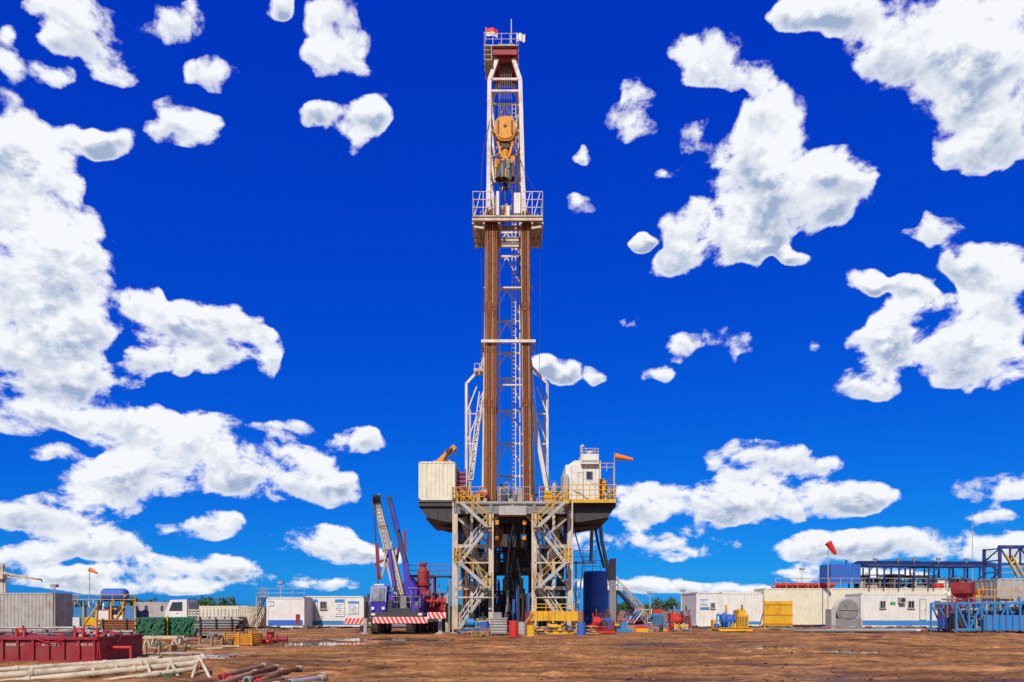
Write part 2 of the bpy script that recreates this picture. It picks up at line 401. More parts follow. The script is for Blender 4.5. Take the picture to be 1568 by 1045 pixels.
mk.rail([(X(724, d), DM + 1.5, zf), (X(724, d), d, zf), (X(756, d), d, zf)], 'mastwhite', 1.85, .035, .85, 3)
mk.rail([(X(799, d), d, zf), (X(831, d), d, zf), (X(831, d), DM + 1.5, zf)], 'mastwhite', 1.85, .035, .85, 3)
for px in (727, 742, 803, 818): mk.beam(A(px, 330, d + .05), A(px + 9, 294, d + .05), .06, 'mastwhite')
mk.box(X(760, d), X(764, d), d, d + .1, zf - .2, zf + 1.9, 'white')
mk.box(X(787, d), X(797, d), d + .2, d + 1.0, zf + .3, zf + 1.9, 'white'); mk.box(X(757, d), X(760, d), d + .2, d + 1.0, zf + .2, zf + 1.7, 'grey')
for i in range(14):
    yy = d + 1.1 + i * .18
    for a, b_ in ((728, 762), (800, 829)): mk.tube((X(a, d), yy, zf + .1), (X(b_, d), yy, zf + .1), .04, 'mast', 5)
clutter(mk, X(766, d), X(790, d), d + .3, d + 1, zf, zf + 1.5, ['white', 'grey', 'steel', 'orange', 'dark'], 12, 3)
for px in (736, 744, 806, 822): clutter(mk, X(px, d), X(px + 5, d), d + .6, d + 1, zf, zf + .8, ['grey', 'dark', 'steel'], 4, px)
mk.build('monkey_board', rig)
# ---- racked drill pipe
rp = B(); zt = Z(332, DM - 1.5)
for (a, b_, n) in ((743.5, 762.5, 7), (798.5, 812.5, 5)):
    for i in range(n):
        for j in range(4):
            px = a + (b_ - a) * (i + (.5 if j % 2 else .1)) / n
            y = DM - 1.9 + j * .45; xb = X(px, DM - 1.5) + rnd.uniform(-.02, .02)
            p = V((xb - (.10 if px < 780 else -.16), y - .1, FZ)); q = V((xb + (.02 if px < 780 else -.02), y, zt + rnd.uniform(.1, .5)))
            mm = rnd.choice(['pipe', 'pipe', 'pipe_light', 'rust', 'rust']); rp.tube(p, q, rnd.uniform(.05, .062), mm, 8)
            o = rnd.uniform(-.004, .004)
            for t in (.005, .333 + o, .345 + o, .66 + o, .672 + o, .98): rp.tube(p.lerp(q, t), p.lerp(q, min(1, t + .014)), .082, 'rust', 8)
rp.build('racked_drill_pipe', rig)
# ---- A-frame legs
af = B(); d = DM + 1.5
for s_ in (-1, 1):
    c = 776; f_ = lambda px: c + s_ * px
    af.beam(A(f_(62), 720, d), A(f_(62), 588, d), .20, 'mastwhite'); af.beam(A(f_(62), 588, d), A(f_(38), 562, d), .20, 'mastwhite')
    af.beam(A(f_(62), 720, d), A(f_(64), 768, d), .20, 'mastwhite')
    af.beam(A(f_(34), 535, d), A(f_(38), 562, d), .20, 'mastwhite')
    if s_ < 0:
        af.beam(A(f_(34), 600, d - 1), A(f_(60), 755, d - 1), .26, 'mast')
    else:
        af.beam(A(f_(34), 600, d - 1.4), A(f_(62), 755, d - 1.4), .32, 'mastwhite'); af.beam(A(f_(38), 562, d), A(f_(50), 690, d), .12, 'mastwhite')
    for py in (634, 680): af.beam(A(f_(62), py, d), A(f_(45), py, d), .11, 'mastwhite')
    af.beam(A(f_(62), 634, d), A(f_(46), 592, d), .10, 'mastwhite'); af.beam(A(f_(62), 680, d), A(f_(46), 638, d), .10, 'mastwhite')
    af.beam(A(f_(62), 588, d), V((X(f_(62), d), d + 3, Z(600, d))), .18, 'mast'); af.beam(V((X(f_(60), d), d + 3, Z(600, d))), V((X(f_(60), d), d + 4, FZ)), .18, 'mast')
af.box(X(727, d), X(741, d), d - 1.5, d - .5, Z(578, d), Z(574, d), 'mast')
af.rail([A(727, 574, d - 1.5), A(741, 574, d - 1.5)], 'mastwhite', .9, .03, .4)
af.lattice(A(740, 600, d - 1.2), A(724, 735, d - 1.2), A(734, 600, d - 1.2), A(717, 735, d - 1.2), 9, .05, 'mastwhite')
af.beam(A(734, 600, d - 1.2), A(717, 735, d - 1.2), .08, 'mastwhite'); af.beam(A(740, 600, d - 1.2), A(724, 735, d - 1.2), .08, 'mastwhite')
af.build('a_frame_legs', rig)
# ---- drill floor
fl = B(); xl, xr = X(693, D0), X(876, D0)
fl.box(xl, xr, D0, D0 + 11, FZ - .12, FZ, 'steel')
for y in (D0 + .1, D0 + 3.5, D0 + 7, D0 + 10.8): fl.ibeam((xl, y, FZ - .55), (xr, y, FZ - .55), .3, 'grey', .8)
fl.box(X(764, D0), X(806, D0), D0 - .12, D0 - .02, FZ - 1.05, FZ - .35, 'steel')
for px in (697, 725, 752, 785, 818, 846, 873): fl.beam((X(px, D0), D0 - .05, FZ - .55), (X(px, D0), D0 + 11, FZ - .55), .22, 'grey', .6)
fl.rail([(xl, D0 + 6, FZ), (xl, D0 + .05, FZ), (X(742, D0), D0 + .05, FZ)], 'yellow', 1.1, .03, 1.0, 3)
fl.rail([(X(762, D0), D0 + .05, FZ), (X(812, D0), D0 + .05, FZ)], 'steel', 1.1, .03, .9, 2)
fl.rail([(X(826, D0), D0 + .05, FZ), (X(864, D0), D0 + .05, FZ)], 'yellow', 1.1, .03, 1.0, 3)
fl.build('drill_floor', rig)
fe = B()
clutter(fe, X(702, D0), X(745, D0), D0 + .6, D0 + 5, FZ, FZ + 1.9, ['maroon', 'grey', 'orange', 'steel', 'dark', 'orange'], 50, 11)
clutter(fe, X(760, D0), X(802, D0), D0 + 1.2, D0 + 7, FZ, FZ + 2.0, ['grey', 'blue', 'dark', 'steel', 'orange', 'mast'], 50, 12)
clutter(fe, X(812, D0), X(862, D0), D0 + .6, D0 + 5, FZ, FZ + 1.7, ['mast', 'grey', 'orange', 'white', 'yellow', 'maroon', 'dark'], 44, 13)
fe.lathe((X(731, D0), D0 + 1, FZ + .6), (1, 0, 0), [(0, .45), (.1, .45), (.1, .3), (.7, .3), (.7, .45), (.8, .45)], 'maroon', 18)
fe.lathe((X(850, D0), D0 + 1, FZ), (0, 0, 1), [(0, .22), (1.2, .22), (1.6, .1)], 'steel', 14)
fe.build('drawworks_and_floor_equipment', rig)
mt = B()
for i in range(7):
    z = FZ + .3 + i * .34; mt.tube((X(699, D0), D0 + 1.2, z), (X(711, D0), D0 + 1.2, z), .13, 'maroon', 10)
for px in (699, 711): mt.beam((X(px, D0), D0 + 1.2, FZ), (X(px, D0), D0 + 1.2, FZ + 2.7), .1, 'maroon')
mt.build('accumulator_bottle_rack', rig)
br = B(); d = D0 + 2
br.beam(A(672, 708, d), A(697, 684, d), .30, 'orange', .4); br.beam(A(676, 708, d), A(684, 690, d), .18, 'orange'); br.beam(A(697, 684, d), A(699, 700, d), .12, 'dark')
br.lathe(A(686, 690, d - .3), (0, 1, 0), [(0, .22), (.5, .22)], 'dark', 14); br.tube(A(680, 704, d - .3), A(692, 686, d - .3), .07, 'dark', 8)
br.beam(A(664, 707, d), A(690, 706, d), .14, 'orange')
br.build('hydraulic_jib', rig)

# ---- left and right cabins on cantilevers
def cantilever(b, pa, pb, pin, m='dark'):
    for y in (D0, D0 + 2.7, D0 + 5.4, D0 + 8):
        b.ibeam((X(pa, D0), y, FZ - .2), (X(pb, D0), y, FZ - .2), .2, m, .36)
    inner = pb if abs(pb - 784) < abs(pa - 784) else pa; outer = pa if inner == pb else pb
    s_ = 1 if inner > outer else -1
    pl = [(X(outer, D0), FZ - .38), (X(inner, D0), FZ - .38), (X(inner, D0), FZ - 1.55), (X(inner - s_*14, D0), FZ - 1.55), (X(outer + s_*12, D0), FZ - 1.2)]
    for y in (D0 + .1, D0 + 4, D0 + 8): b.prism(pl, y, y + .12, m)
    b.box(X(outer + s_*10, D0), X(inner, D0), D0 + .3, D0 + 8, FZ - 1.3, FZ - 1.2, m)
    for t in (.25, .5, .75):
        xx = X(outer + (inner - outer) * t, D0); b.box(xx - .03, xx + .03, D0 + .04, D0 + .1, FZ - 1.3, FZ - .4, 'dark')
    b.box(X(outer, D0), X(inner, D0), D0 - .05, D0 + 8, FZ - .03, FZ + .03, 'grey')
cb = B(); cantilever(cb, 641, 697, 0); cantilever(cb, 876, 943, 0); cb.build('cabin_support_brackets', rig)
c1 = cont('tool_house', 641, 697, 707, D0 + .2, 6.5, 'cream', pyb=766, corr=True, pitch=.3); c1.parent = rig; c1.location -= rig.location
dg = B(); d = D0 + .8
x0, x1 = X(866, d), X(920, d); z1 = Z(712, d); z0_ = FZ + .1
dg.box(x0, x1, d, d + 5, z0_, z1, 'white')
dg.prism([(X(870, d), z1), (X(920, d), z1), (X(920, d), Z(705, d)), (X(880, d), Z(705, d))], d + .1, d + 4.8, 'white')
dg.box(X(889, d), X(916, d), d - .35, d + 2.2, Z(712, d), Z(697, d), 'white')
dg.box(X(890, d), X(914, d), d - .38, d - .35, Z(709, d), Z(706, d), 'steel')
for px in (875, 893, 911): dg.box(X(px, d), X(px + .8, d), d - .03, d, z0_, z1, 'steel')
dg.box(X(884, d), X(893, d), d - .05, d - .004, z0_, Z(723, d), 'steel'); dg.box(X(885, d), X(892, d), d - .07, d - .05, z0_ + .1, Z(725, d), 'cream')
dg.box(X(897, d), X(908, d), d - .05, d - .004, Z(735, d), Z(722, d), 'steel'); dg.box(X(898, d), X(907, d), d - .07, d - .05, Z(734, d), Z(723, d), 'glass')
dg.box(X(920, d), X(932, d), d + .6, d + 4, z0_, Z(735, d), 'grey'); dg.box(X(921, d), X(931, d), d + .55, d + .6, Z(764, d), Z(738, d), 'dark')
dg.tube(A(892, 700, d), A(890, 684, d), .1, 'steel', 10); dg.tube(A(889, 686, d), A(894, 683, d), .14, 'steel', 10)
dg.tube(A(911, 697, d), A(911, 688, d), .12, 'grey', 10); dg.tube(A(903, 697, d), A(903, 691, d), .2, 'white', 12)
dg.rail([A(889, 697, d - .3), A(916, 697, d - .3)], 'mast', .5, .025, .5)
dg.box(X(862, d), X(870, d), d - .3, d + 1, FZ, Z(728, d), 'steel')
dg.build('driller_cabin', rig)
dr = B(); y = D0 - .6
dr.box(X(862, y), X(943, y), y, D0 + 8, FZ - .1, FZ - .04, 'yellow')
dr.rail([(X(862, y), y, FZ), (X(943, y), y, FZ), (X(943, y), D0 + 8, FZ)], 'yellow', 1.15, .032, 1.0, 3)
dr.box(X(862, y), X(943, y), y - .03, y, FZ - .2, FZ + .06, 'yellow')
dr.beam(A(872, 720, y), A(915, 745, y), .06, 'mastwhite'); dr.rail([A(918, 722, y + .2), A(940, 722, y + .2)], 'yellow', .6, .03, .6)
for px in (918, 940): dr.tube(A(px, 768, y + .2), A(px, 722, y + .2), .04, 'yellow', 6)
clutter(dr, X(920, y), X(941, y), y + .3, y + 2, FZ, FZ + 2, ['maroon', 'grey', 'yellow', 'steel', 'dark'], 22, 4)
dr.tube((X(941, y), y, FZ), (X(941, y), y, Z(694, y)), .035, 'steel', 6)
dr.build('cabin_walkway', rig)

def windsock(name, d, px0, py0, px1, py1, m, parent=None, r0=.28):
    b = B()
    if parent is None: b.tube((X(px0, d), d, 0), (X(px0, d), d, Z(py0, d) + .1), .045, 'steel', 8)
    a, c = A(px0, py0, d), A(px1, py1, d); n = 8; ax = (c - a)
    prof = [(ax.length * i / n, r0 * (1 - .55 * i / n) * (1 + .04 * math.sin(i * 2.1))) for i in range(n + 1)]
    b.lathe(a, ax, prof, m, 12, True)
    return b.build(name, parent)
windsock('windsock', D0 - .6, 942, 699, 969, 704, 'windsock', rig, .24)

# ---- substructure
sb = B(); ZB = FZ - .95
cols = [697, 722, 752, 818, 848, 873]
for y in (D0 + .15, D0 + 10.5):
    for px in cols:
        w = .38 if px in (697, 752, 818, 873) else .2
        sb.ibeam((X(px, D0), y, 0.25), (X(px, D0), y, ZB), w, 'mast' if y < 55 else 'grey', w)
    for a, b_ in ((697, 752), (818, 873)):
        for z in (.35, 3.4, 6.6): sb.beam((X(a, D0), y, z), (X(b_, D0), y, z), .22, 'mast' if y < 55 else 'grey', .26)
for (a, b_) in ((697, 752), (873, 818)):
    xa, xb = X(a, D0), X(b_, D0)
    sb.beam((xa, D0 + .2, ZB - .2), (xb, D0 + .2, 6.7), .18, 'steel'); sb.beam((xa, D0 + .2, 3.4), (xb, D0 + .2, 6.5), .16, 'steel')
    sb.beam((xa, D0 + .2, .4), (xb, D0 + .2, 3.3), .18, 'steel')
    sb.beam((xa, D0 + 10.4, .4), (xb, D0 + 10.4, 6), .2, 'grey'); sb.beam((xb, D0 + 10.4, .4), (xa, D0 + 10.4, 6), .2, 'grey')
    s_ = 1 if a < 784 else -1
    sb.beam((xa + s_*.5, D0 + 1.5, ZB), (xb + s_*.35, D0 + 5.5, .5), .42, 'mast'); sb.beam((xb + s_*.2, D0 + 1.2, ZB), (xa + s_*.9, D0 + 6, .5), .34, 'steel')
    for x_ in (xa, xb):
        sb.beam((x_, D0 + .3, .4), (x_, D0 + 5.3, ZB - .2), .22, 'grey'); sb.beam((x_, D0 + 10.3, .4), (x_, D0 + 5.3, ZB - .2), .22, 'grey')
        sb.beam((x_, D0 + .2, .35), (x_, D0 + 10.5, .35), .4, 'grey', .5)
    sb.box(xa, xb, D0 - .5, D0 + 11, 0.02, .28, 'dark')
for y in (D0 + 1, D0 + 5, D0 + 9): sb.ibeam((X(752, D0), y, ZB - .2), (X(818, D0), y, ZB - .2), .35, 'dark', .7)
sb.beam((X(752, D0), D0 + 10.5, 5), (X(818, D0), D0 + 10.5, 5), .25, 'grey')
sb.beam((X(752, D0), D0 + 10.5, .5), (X(785, D0), D0 + 10.5, 5), .2, 'grey'); sb.beam((X(818, D0), D0 + 10.5, .5), (X(785, D0), D0 + 10.5, 5), .2, 'grey')
sb.beam((X(752, D0), D0 + 10.5, ZB), (X(785, D0), D0 + 10.5, 5), .2, 'grey'); sb.beam((X(818, D0), D0 + 10.5, ZB), (X(785, D0), D0 + 10.5, 5), .2, 'grey')
# knee braces spreading under the floor in the centre bay
sb.beam(A(752, 800, D0 + .6), A(768, 784, D0 + .6), .3, 'mast'); sb.beam(A(818, 800, D0 + .6), A(802, 784, D0 + .6), .3, 'mast')
sb.build('substructure', rig)
bo = B(); bx = X(785, 57)
prof = [(0, .5), (.3, .5), (.3, .35), (.7, .35), (.7, .7), (1.0, .7), (1.0, .5), (1.5, .5), (1.5, .75), (1.7, .75), (1.7, .5), (2.4, .5), (2.4, .75), (2.6, .75), (2.6, .6), (3.4, .85), (4.2, .85), (4.5, .6), (4.5, .3), (6.2, .3), (6.2, .55), (6.5, .55), (6.5, .3), (9.0, .3)]
bo.lathe((bx, 57, 0.1), (0, 0, 1), prof, 'dark', 22)
for z in (1.25, 2.05, 2.9):
    bo.box(bx - 1.5, bx + 1.5, 56.7, 57.3, z - .2, z + .2, 'maroon' if z < 2 else 'dark')
    for s_ in (-1, 1): bo.lathe((bx + s_*1.5, 57, z), (s_, 0, 0), [(0, .32), (.1, .32), (.1, .2), (.7, .2), (.8, .12)], 'grey', 14)
bo.tube((bx, 57, 5.2), (bx + 2.2, 57, 5.0), .18, 'grey', 10)
bo.build('blowout_preventer_stack', rig)
hk = B()
for px in (761, 803):
    p = A(px, 785, D0 + .5); q = A(px, 797, D0 + .5); hk.tube(p, q, .03, 'dark', 5); hk.box(q.x - .14, q.x + .14, q.y - .14, q.y + .14, q.z - .35, q.z, 'orange')
    hk.tube((q.x, q.y, q.z - .35), (q.x, q.y, q.z - 1.3), .03, 'dark', 8); hk.lathe((q.x, q.y, q.z - 1.6), (0, 0, 1), [(0, .06), (.1, .16), (.3, .16), (.4, .06)], 'orange', 12)
hk.beam(A(752, 790, D0 + .5), A(818, 790, D0 + .5), .18, 'orange', .14)
hk.build('preventer_hoists', rig)
um = B()
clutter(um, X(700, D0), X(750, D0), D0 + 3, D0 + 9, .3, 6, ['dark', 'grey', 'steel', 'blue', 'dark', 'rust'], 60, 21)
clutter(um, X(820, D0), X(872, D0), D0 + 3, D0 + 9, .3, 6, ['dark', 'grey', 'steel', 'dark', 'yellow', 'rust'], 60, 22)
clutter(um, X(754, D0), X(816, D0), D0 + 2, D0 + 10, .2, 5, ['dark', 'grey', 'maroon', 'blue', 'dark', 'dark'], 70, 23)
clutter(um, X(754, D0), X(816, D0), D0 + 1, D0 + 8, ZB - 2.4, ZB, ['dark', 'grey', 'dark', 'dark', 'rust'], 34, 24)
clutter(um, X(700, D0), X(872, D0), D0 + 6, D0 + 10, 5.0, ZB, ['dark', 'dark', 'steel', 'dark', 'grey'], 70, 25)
for i in range(12):
    p = V((rnd.uniform(X(700, D0), X(870, D0)), D0 + rnd.uniform(.6, 3), ZB)); q = V((p.x + rnd.uniform(-2, 2), p.y + 1, rnd.uniform(.5, 5))); hang(um, p, q, .5, .045, 'dark', 12, (rnd.uniform(-1, 1), 0, -1))
um.build('choke_lines_and_pumps', rig)
st = B(); ys = D0 - 1.1
for mir in (0, 1):
    f_ = (lambda px: 1570 - px) if mir else (lambda px: px)
    P = lambda px, py: A(f_(px), py, ys)
    pts = [(707, 772), (746, 808), (704, 862), (746, 900), (704, 962)]
    for i in range(4):
        a, b_ = pts[i], pts[i + 1]; off = V((0, 0.45 if i % 2 else -.35, 0))
        st.stairs(P(*b_) + off, P(*a) + off, .75, 'steel', 'yellow' if i in (0, 2) else 'mastwhite')
    for i, (px, py) in enumerate(pts[:-1]):
        lx = f_(px + (7 if i % 2 else -7)); x_a, x_b = sorted((X(f_(px), ys), X(lx, ys))); z = Z(py, ys)
        st.box(x_a, x_b, ys - .75, ys + .9, z - .06, z, 'mast')
        st.rail([(X(f_(px), ys), ys - .75, z), (X(lx, ys), ys - .75, z), (X(lx, ys), ys + .9, z)], 'yellow', 1.05, .028, .6, 2)
    for px in (695, 755):
        st.beam((X(f_(px), ys), ys - .7, 0), (X(f_(px), ys), ys - .7, Z(800 if px == 755 else 772, ys)), .10, 'mast')
    for py in (862, 915): st.beam(P(695, py), P(755, py), .10, 'mast')
st.build('stair_towers', rig)
ct = B(); y = D0 - 3
ct.box(X(812, y), X(885, y), y, y + 1.2, Z(951, y), Z(936, y), 'yellow')
for i in range(9): ct.box(X(814 + i*8.6, y), X(815 + i*8.6, y), y - .03, y, Z(951, y), Z(936, y), 'orange')
for px in (816, 838, 860, 882): ct.box(X(px, y), X(px + 3, y), y + .2, y + .9, 0, Z(951, y), 'yellow')
ct.rail([A(814, 936, y + .1), A(880, 936, y + .1)], 'yellow', .5, .03, 1)
ct.beam(A(795, 966, y), A(815, 940, y), .15, 'timber')
ct.build('yellow_catwalk', rig)

# ================================================================== objects near the rig base
def simple(name, fn, bevel=0, parent=None):
    b = B(); fn(b); return b.build(name, parent, bevel=bevel)
def toolbox(b):
    d = 46; b.box(X(751, d), X(776, d), d, d + 1.3, .12, Z(948, d), 'steel')
    for i in range(5): b.box(X(751, d) - .02, X(776, d) + .02, d - .04, d, .18 + i * .19, .22 + i * .19, 'grey')
    b.box(X(750, d), X(777, d), d - .06, d + 1.36, Z(948, d), Z(946.5, d), 'steel'); b.box(X(753, d), X(756, d), d, d + 1.3, 0, .12, 'dark'); b.box(X(771, d), X(774, d), d, d + 1.3, 0, .12, 'dark')
    b.box(X(755, d), X(768, d), d + .3, d + .9, Z(946.5, d), Z(938, d), 'grey')
simple('steel_toolbox', toolbox, .01)
def barrel(px, d, m, r=.29, h=.88):
    def f(b):
        b.lathe((X(px, d), d, 0.01), (0, 0, 1), [(0, r), (.02, r), (.28*h/.88, r), (.29*h/.88, r + .018), (.31*h/.88, r), (.58*h/.88, r), (.59*h/.88, r+.018), (.61*h/.88, r), (h - .02, r), (h, r + .01), (h, r - .02), (h - .02, r - .03)], m, 24)
        b.tube((X(px, d) + .12, d - .1, h - .02), (X(px, d) + .12, d - .1, h + .02), .035, 'dark', 8)
    return simple('oil_drum', f)
barrel(786.5, 43.5, 'red', .3, 1.05); barrel(813, 44, 'yellow', .27, .75); barrel(799, 48, 'steel'); barrel(742, 49, 'blue'); barrel(890, 47, 'blue')
def pump_skid(px0, px1, pyt, d, mats, seed, depth=2.2, n=22, frame=None):
    def f(b):
        x0, x1, z1 = X(px0, d), X(px1, d), Z(pyt, d); fm = frame or mats[0]
        for y in (d, d + depth): b.ibeam((x0, y, .18), (x1, y, .18), .18, fm, .28)
        for i in range(4): xx = x0 + (x1 - x0) * i / 3; b.beam((xx, d, .2), (xx, d + depth, .2), .14, fm)
        L_ = x1 - x0; h = z1
        b.lathe((x0 + L_*.12, d + depth*.4, .35 + h*.28), (1, 0, 0), [(0, h*.1), (.03, h*.2), (L_*.32, h*.2), (L_*.34, h*.12), (L_*.4, h*.12), (L_*.4, h*.17), (L_*.44, h*.17)], mats[0], 18)
        b.box(x0 + L_*.58, x0 + L_*.92, d + .2, d + depth*.8, .3, h*.62, mats[1]); b.box(x0 + L_*.62, x0 + L_*.86, d + .3, d + depth*.7, h*.62, h*.8, mats[-1])
        for i in range(6): b.box(x0 + L_*(.6 + i*.05), x0 + L_*(.62 + i*.05), d + .17, d + .2, .4, h*.55, 'dark')
        b.tube((x0 + L_*.3, d + depth*.4, h*.5), (x0 + L_*.3, d + depth*.4, h), .09, mats[-1], 10); b.tube((x0 + L_*.75, d + .5, h*.8), (x0 + L_*.75, d + .5, h*1.0), .06, 'dark', 10)
        clutter(b, x0, x1, d, d + depth, .3, h * .85, mats, n, seed)
    return f
simple('red_pump_skid', pump_skid(905, 940, 932, 50, ['red', 'blue', 'maroon', 'dark'], 31))
simple('red_pump_skid', pump_skid(1026, 1062, 928, 56, ['red', 'maroon', 'grey'], 32))
simple('blue_winch_skid', pump_skid(1102, 1152, 926, 55, ['blue', 'yellow', 'sky_blue', 'yellow'], 33, frame='yellow'))
simple('generator_skid', pump_skid(965, 1024, 926, 64, ['grey', 'sky_blue', 'yellow', 'white', 'red'], 34, n=40))
simple('cement_pump_unit', pump_skid(705, 750, 938, 50, ['sky_blue', 'steel', 'yellow', 'dark'], 35))
simple('hydraulic_power_unit', pump_skid(836, 878, 955, 47.5, ['yellow', 'grey', 'blue', 'dark'], 36, 1.5))

def bluetank(b):
    d = 60; cx_ = X(914, d); r = X(933, d) - cx_
    b.lathe((cx_, d + r, .1), (0, 0, 1), [(0, r), (.1, r + .04), (.2, r), (1.6, r), (1.62, r+.04), (1.7, r), (3.1, r), (3.12, r+.04), (3.2, r), (Z(876, d) - .15, r), (Z(876, d), r - .12)], 'blue', 36)
    b.rail([(cx_ - r, d + .1, Z(876, d)), (cx_ + r, d + .1, Z(876, d)), (cx_ + r, d + 2*r, Z(876, d))], 'steel', 1, .03, .7)
    for o in (-.25, .25): b.tube((cx_ + 1.3 + o*.5, d - .15, 0), (cx_ + 1.3 + o*.5, d - .15, Z(870, d)), .03, 'steel', 5)
    for i in range(14): b.tube((cx_ + 1.17, d - .15, .3 + i*.35), (cx_ + 1.43, d - .15, .3 + i*.35), .02, 'steel', 5)
    b.box(cx_ - .6, cx_ + .2, d - .1, d + .3, 1.2, 2.0, 'navy')
simple('blue_water_tank', bluetank)
def flow(b):
    d = 57
    b.path([A(905, 860, d), A(906, 820, d), A(908, 800, d), A(913, 784, d), A(918, 790, d), A(922, 830, d), A(936, 900, d), A(941, 960, d)], .15, 'grey', 10)
    b.path([A(908, 790, d + .5), A(915, 830, d + .5), A(925, 870, d + .5)], .10, 'dark', 8)
    b.beam(A(936, 960, d), A(936, 858, d), .28, 'grey'); b.beam(A(941, 960, d), A(941, 858, d), .22, 'grey'); b.beam(A(934, 858, d), A(943, 858, d), .26, 'grey')
    for py in (875, 895, 915, 935): b.beam(A(936, py, d), A(941, py, d), .14, 'grey')
    b.beam(A(876, 800, d), A(893, 862, d), .10, 'steel'); b.beam(A(876, 862, d), A(912, 862, d), .14, 'steel')
    b.rail([A(876, 862, d), A(912, 862, d)], 'mast', 1, .03, 1)
    b.beam(A(882, 860, d), A(882, 962, d), .14, 'steel'); b.beam(A(893, 860, d), A(882, 962, d), .10, 'steel')
simple('flow_line_riser', flow)
def ystairs(b):
    d = 62; b.stairs(A(985, 946, d), A(945, 905, d), .9, 'grey', 'yellow'); b.stairs(A(990, 958, d+1.5), A(955, 915, d+1.5), .9, 'grey', 'mast')
    b.box(X(930, d), X(946, d), d - .5, d + 3, Z(906, d), Z(904, d), 'steel'); b.rail([A(930, 904, d - .4), A(946, 904, d - .4)], 'yellow', 1, .03, .6)
    for px in (931, 944): b.beam(A(px, 962, d), A(px, 905, d), .14, 'steel')
    for i in range(5): b.tube(A(950 + i*5, 955, d - 2), A(962 + i*6, 935, d - 1), .08, ('sky_blue' if i % 2 else 'steel'), 8)
simple('mud_tank_staircase', ystairs)
def sep(b):
    d = 53; cx_ = X(648, d)
    b.lathe((cx_, d, .6), (0, 0, 1), [(0, .35), (.2, .5), (1.0, .5), (1.0, .62), (1.2, .62), (1.2, .5), (3.0, .5), (3.0, .62), (3.2, .62), (3.2, .5), (4.1, .45), (4.5, .2), (4.6, .3), (4.8, .3)], 'maroon', 22)
    for z in (1.7, 2.4):
        b.tube((X(622, d), d - .4, z), (X(683, d), d - .4, z), .15, 'maroon', 12)
        for px in (624, 634, 660, 670, 680): b.lathe((X(px, d), d - .4, z), (1, 0, 0), [(0, .28), (.14, .28)], 'red', 16)
    for px in (630, 665, 678): b.lathe((X(px, d), d - .4, 1.7), (0, 0, 1), [(0, .25), (.3, .25), (.3, .12), (1.3, .12), (1.3, .28), (1.36, .28)], 'maroon', 14)
    for px in (628, 664): b.beam((X(px, d), d, 0), (X(px, d), d, 4.5), .12, 'maroon'); b.beam((X(px, d), d + 1.2, 0), (X(px, d), d + 1.2, 4.5), .12, 'maroon')
    b.beam((X(628, d), d, 4.4), (X(664, d), d, 4.4), .12, 'maroon'); b.beam((X(628, d), d, 2.6), (X(664, d), d, 4.4), .1, 'maroon')
    b.rail([(X(626, d), d - .2, 4.4), (X(690, d), d - .2, 4.4)], 'maroon', .8, .03, .8); b.box(X(626, d), X(690, d), d - .2, d + 1.2, 4.3, 4.4, 'dark')
    b.beam((X(688, d), d, 0), (X(688, d), d, 4.4), .14, 'grey')
    clutter(b, X(624, d), X(688, d), d + .6, d + 1.6, 0, 4.2, ['dark', 'grey', 'maroon', 'steel', 'dark'], 50, 77)
simple('mud_gas_separator', sep)

# ================================================================== MOBILE CRANE
cd = 48.0
crane = empty('mobile_crane', V((X(605, cd), cd + 3, 0)))
c = B()
r = .66
for px in (568, 622):
    for y in (cd + .5, cd + 3.4, cd + 5.0): c.wheel((X(px, cd) + .25, y, r), (1, 0.0, 0), r, .55, hub='purple')
c.build('wheels', crane)
c = B(); x0, x1 = X(562, cd), X(650, cd)
c.box(x0 + .35, x1 - .35, cd + .5, cd + 7, .75, 1.3, 'dark')
c.box(x0, x1, cd + .35, cd + 6.8, 1.35, 1.5, 'purple')
c.box(x0 + .1, x1 - .1, cd + .1, cd + .5, 1.25, 1.6, 'dark')
for px in (568, 640): c.box(X(px, cd), X(px + 6, cd), cd + .07, cd + .1, 1.35, 1.5, 'white')
for a, b_, z in ((572, 655, 1.02), (505, 551, .88), (655, 683, 1.35)):
    yy = cd - .25 if a != 505 else cd + 4; xx0, xx1 = X(a, cd), X(b_, cd); h = .44
    c.box(xx0, xx1, yy, yy + .25, z - h/2, z + h/2, 'white')
    n = int((xx1 - xx0) / .30)
    for i in range(n):
        a_ = xx0 + (xx1 - xx0) * (i + .1) / n; w_ = .18; mm = (1 if a == 505 else -1) * .12
        c.prism([(max(xx0, a_ - mm), z - h/2 + .004), (min(xx1, a_ - mm + w_), z - h/2 + .004), (min(xx1, a_ + mm + w_), z + h/2 - .004), (max(xx0, a_ + mm), z + h/2 - .004)], yy - .008, yy, 'redcloth')
c.build('chassis_and_striped_outriggers', crane)
c = B()
for px, y in ((556, cd + .8), (672, cd + .8), (530, cd + 5), (672, cd + 6)):
    c.box(X(px, cd) - .12, X(px, cd) + .12, y - .12, y + .12, .1, 1.1, 'steel'); c.lathe((X(px, cd), y, 0.01), (0, 0, 1), [(0, .35), (.08, .35), (.12, .15)], 'steel', 14)
    c.beam((X(px, cd), y, 1.0), (X(605, cd), y, 1.0), .22, 'dark', .26)
c.build('outrigger_jacks', crane)
c = B(); xa, xb = X(563, cd), X(588, cd)
c.xprism([(cd + .9, 1.5), (cd + .75, 2.3), (cd + 1.05, 3.45), (cd + 2.4, 3.5), (cd + 2.6, 1.5)], xa, xb, 'purple')
c.xprism([(cd + .72, 2.35), (cd + .73, 2.3), (cd + 1.0, 3.3), (cd + .97, 3.32)], xa + .1, xb - .1, 'glass')
c.beam(((xa+xb)/2, cd + .70, 2.35), ((xa+xb)/2, cd + .97, 3.3), .05, 'purple')
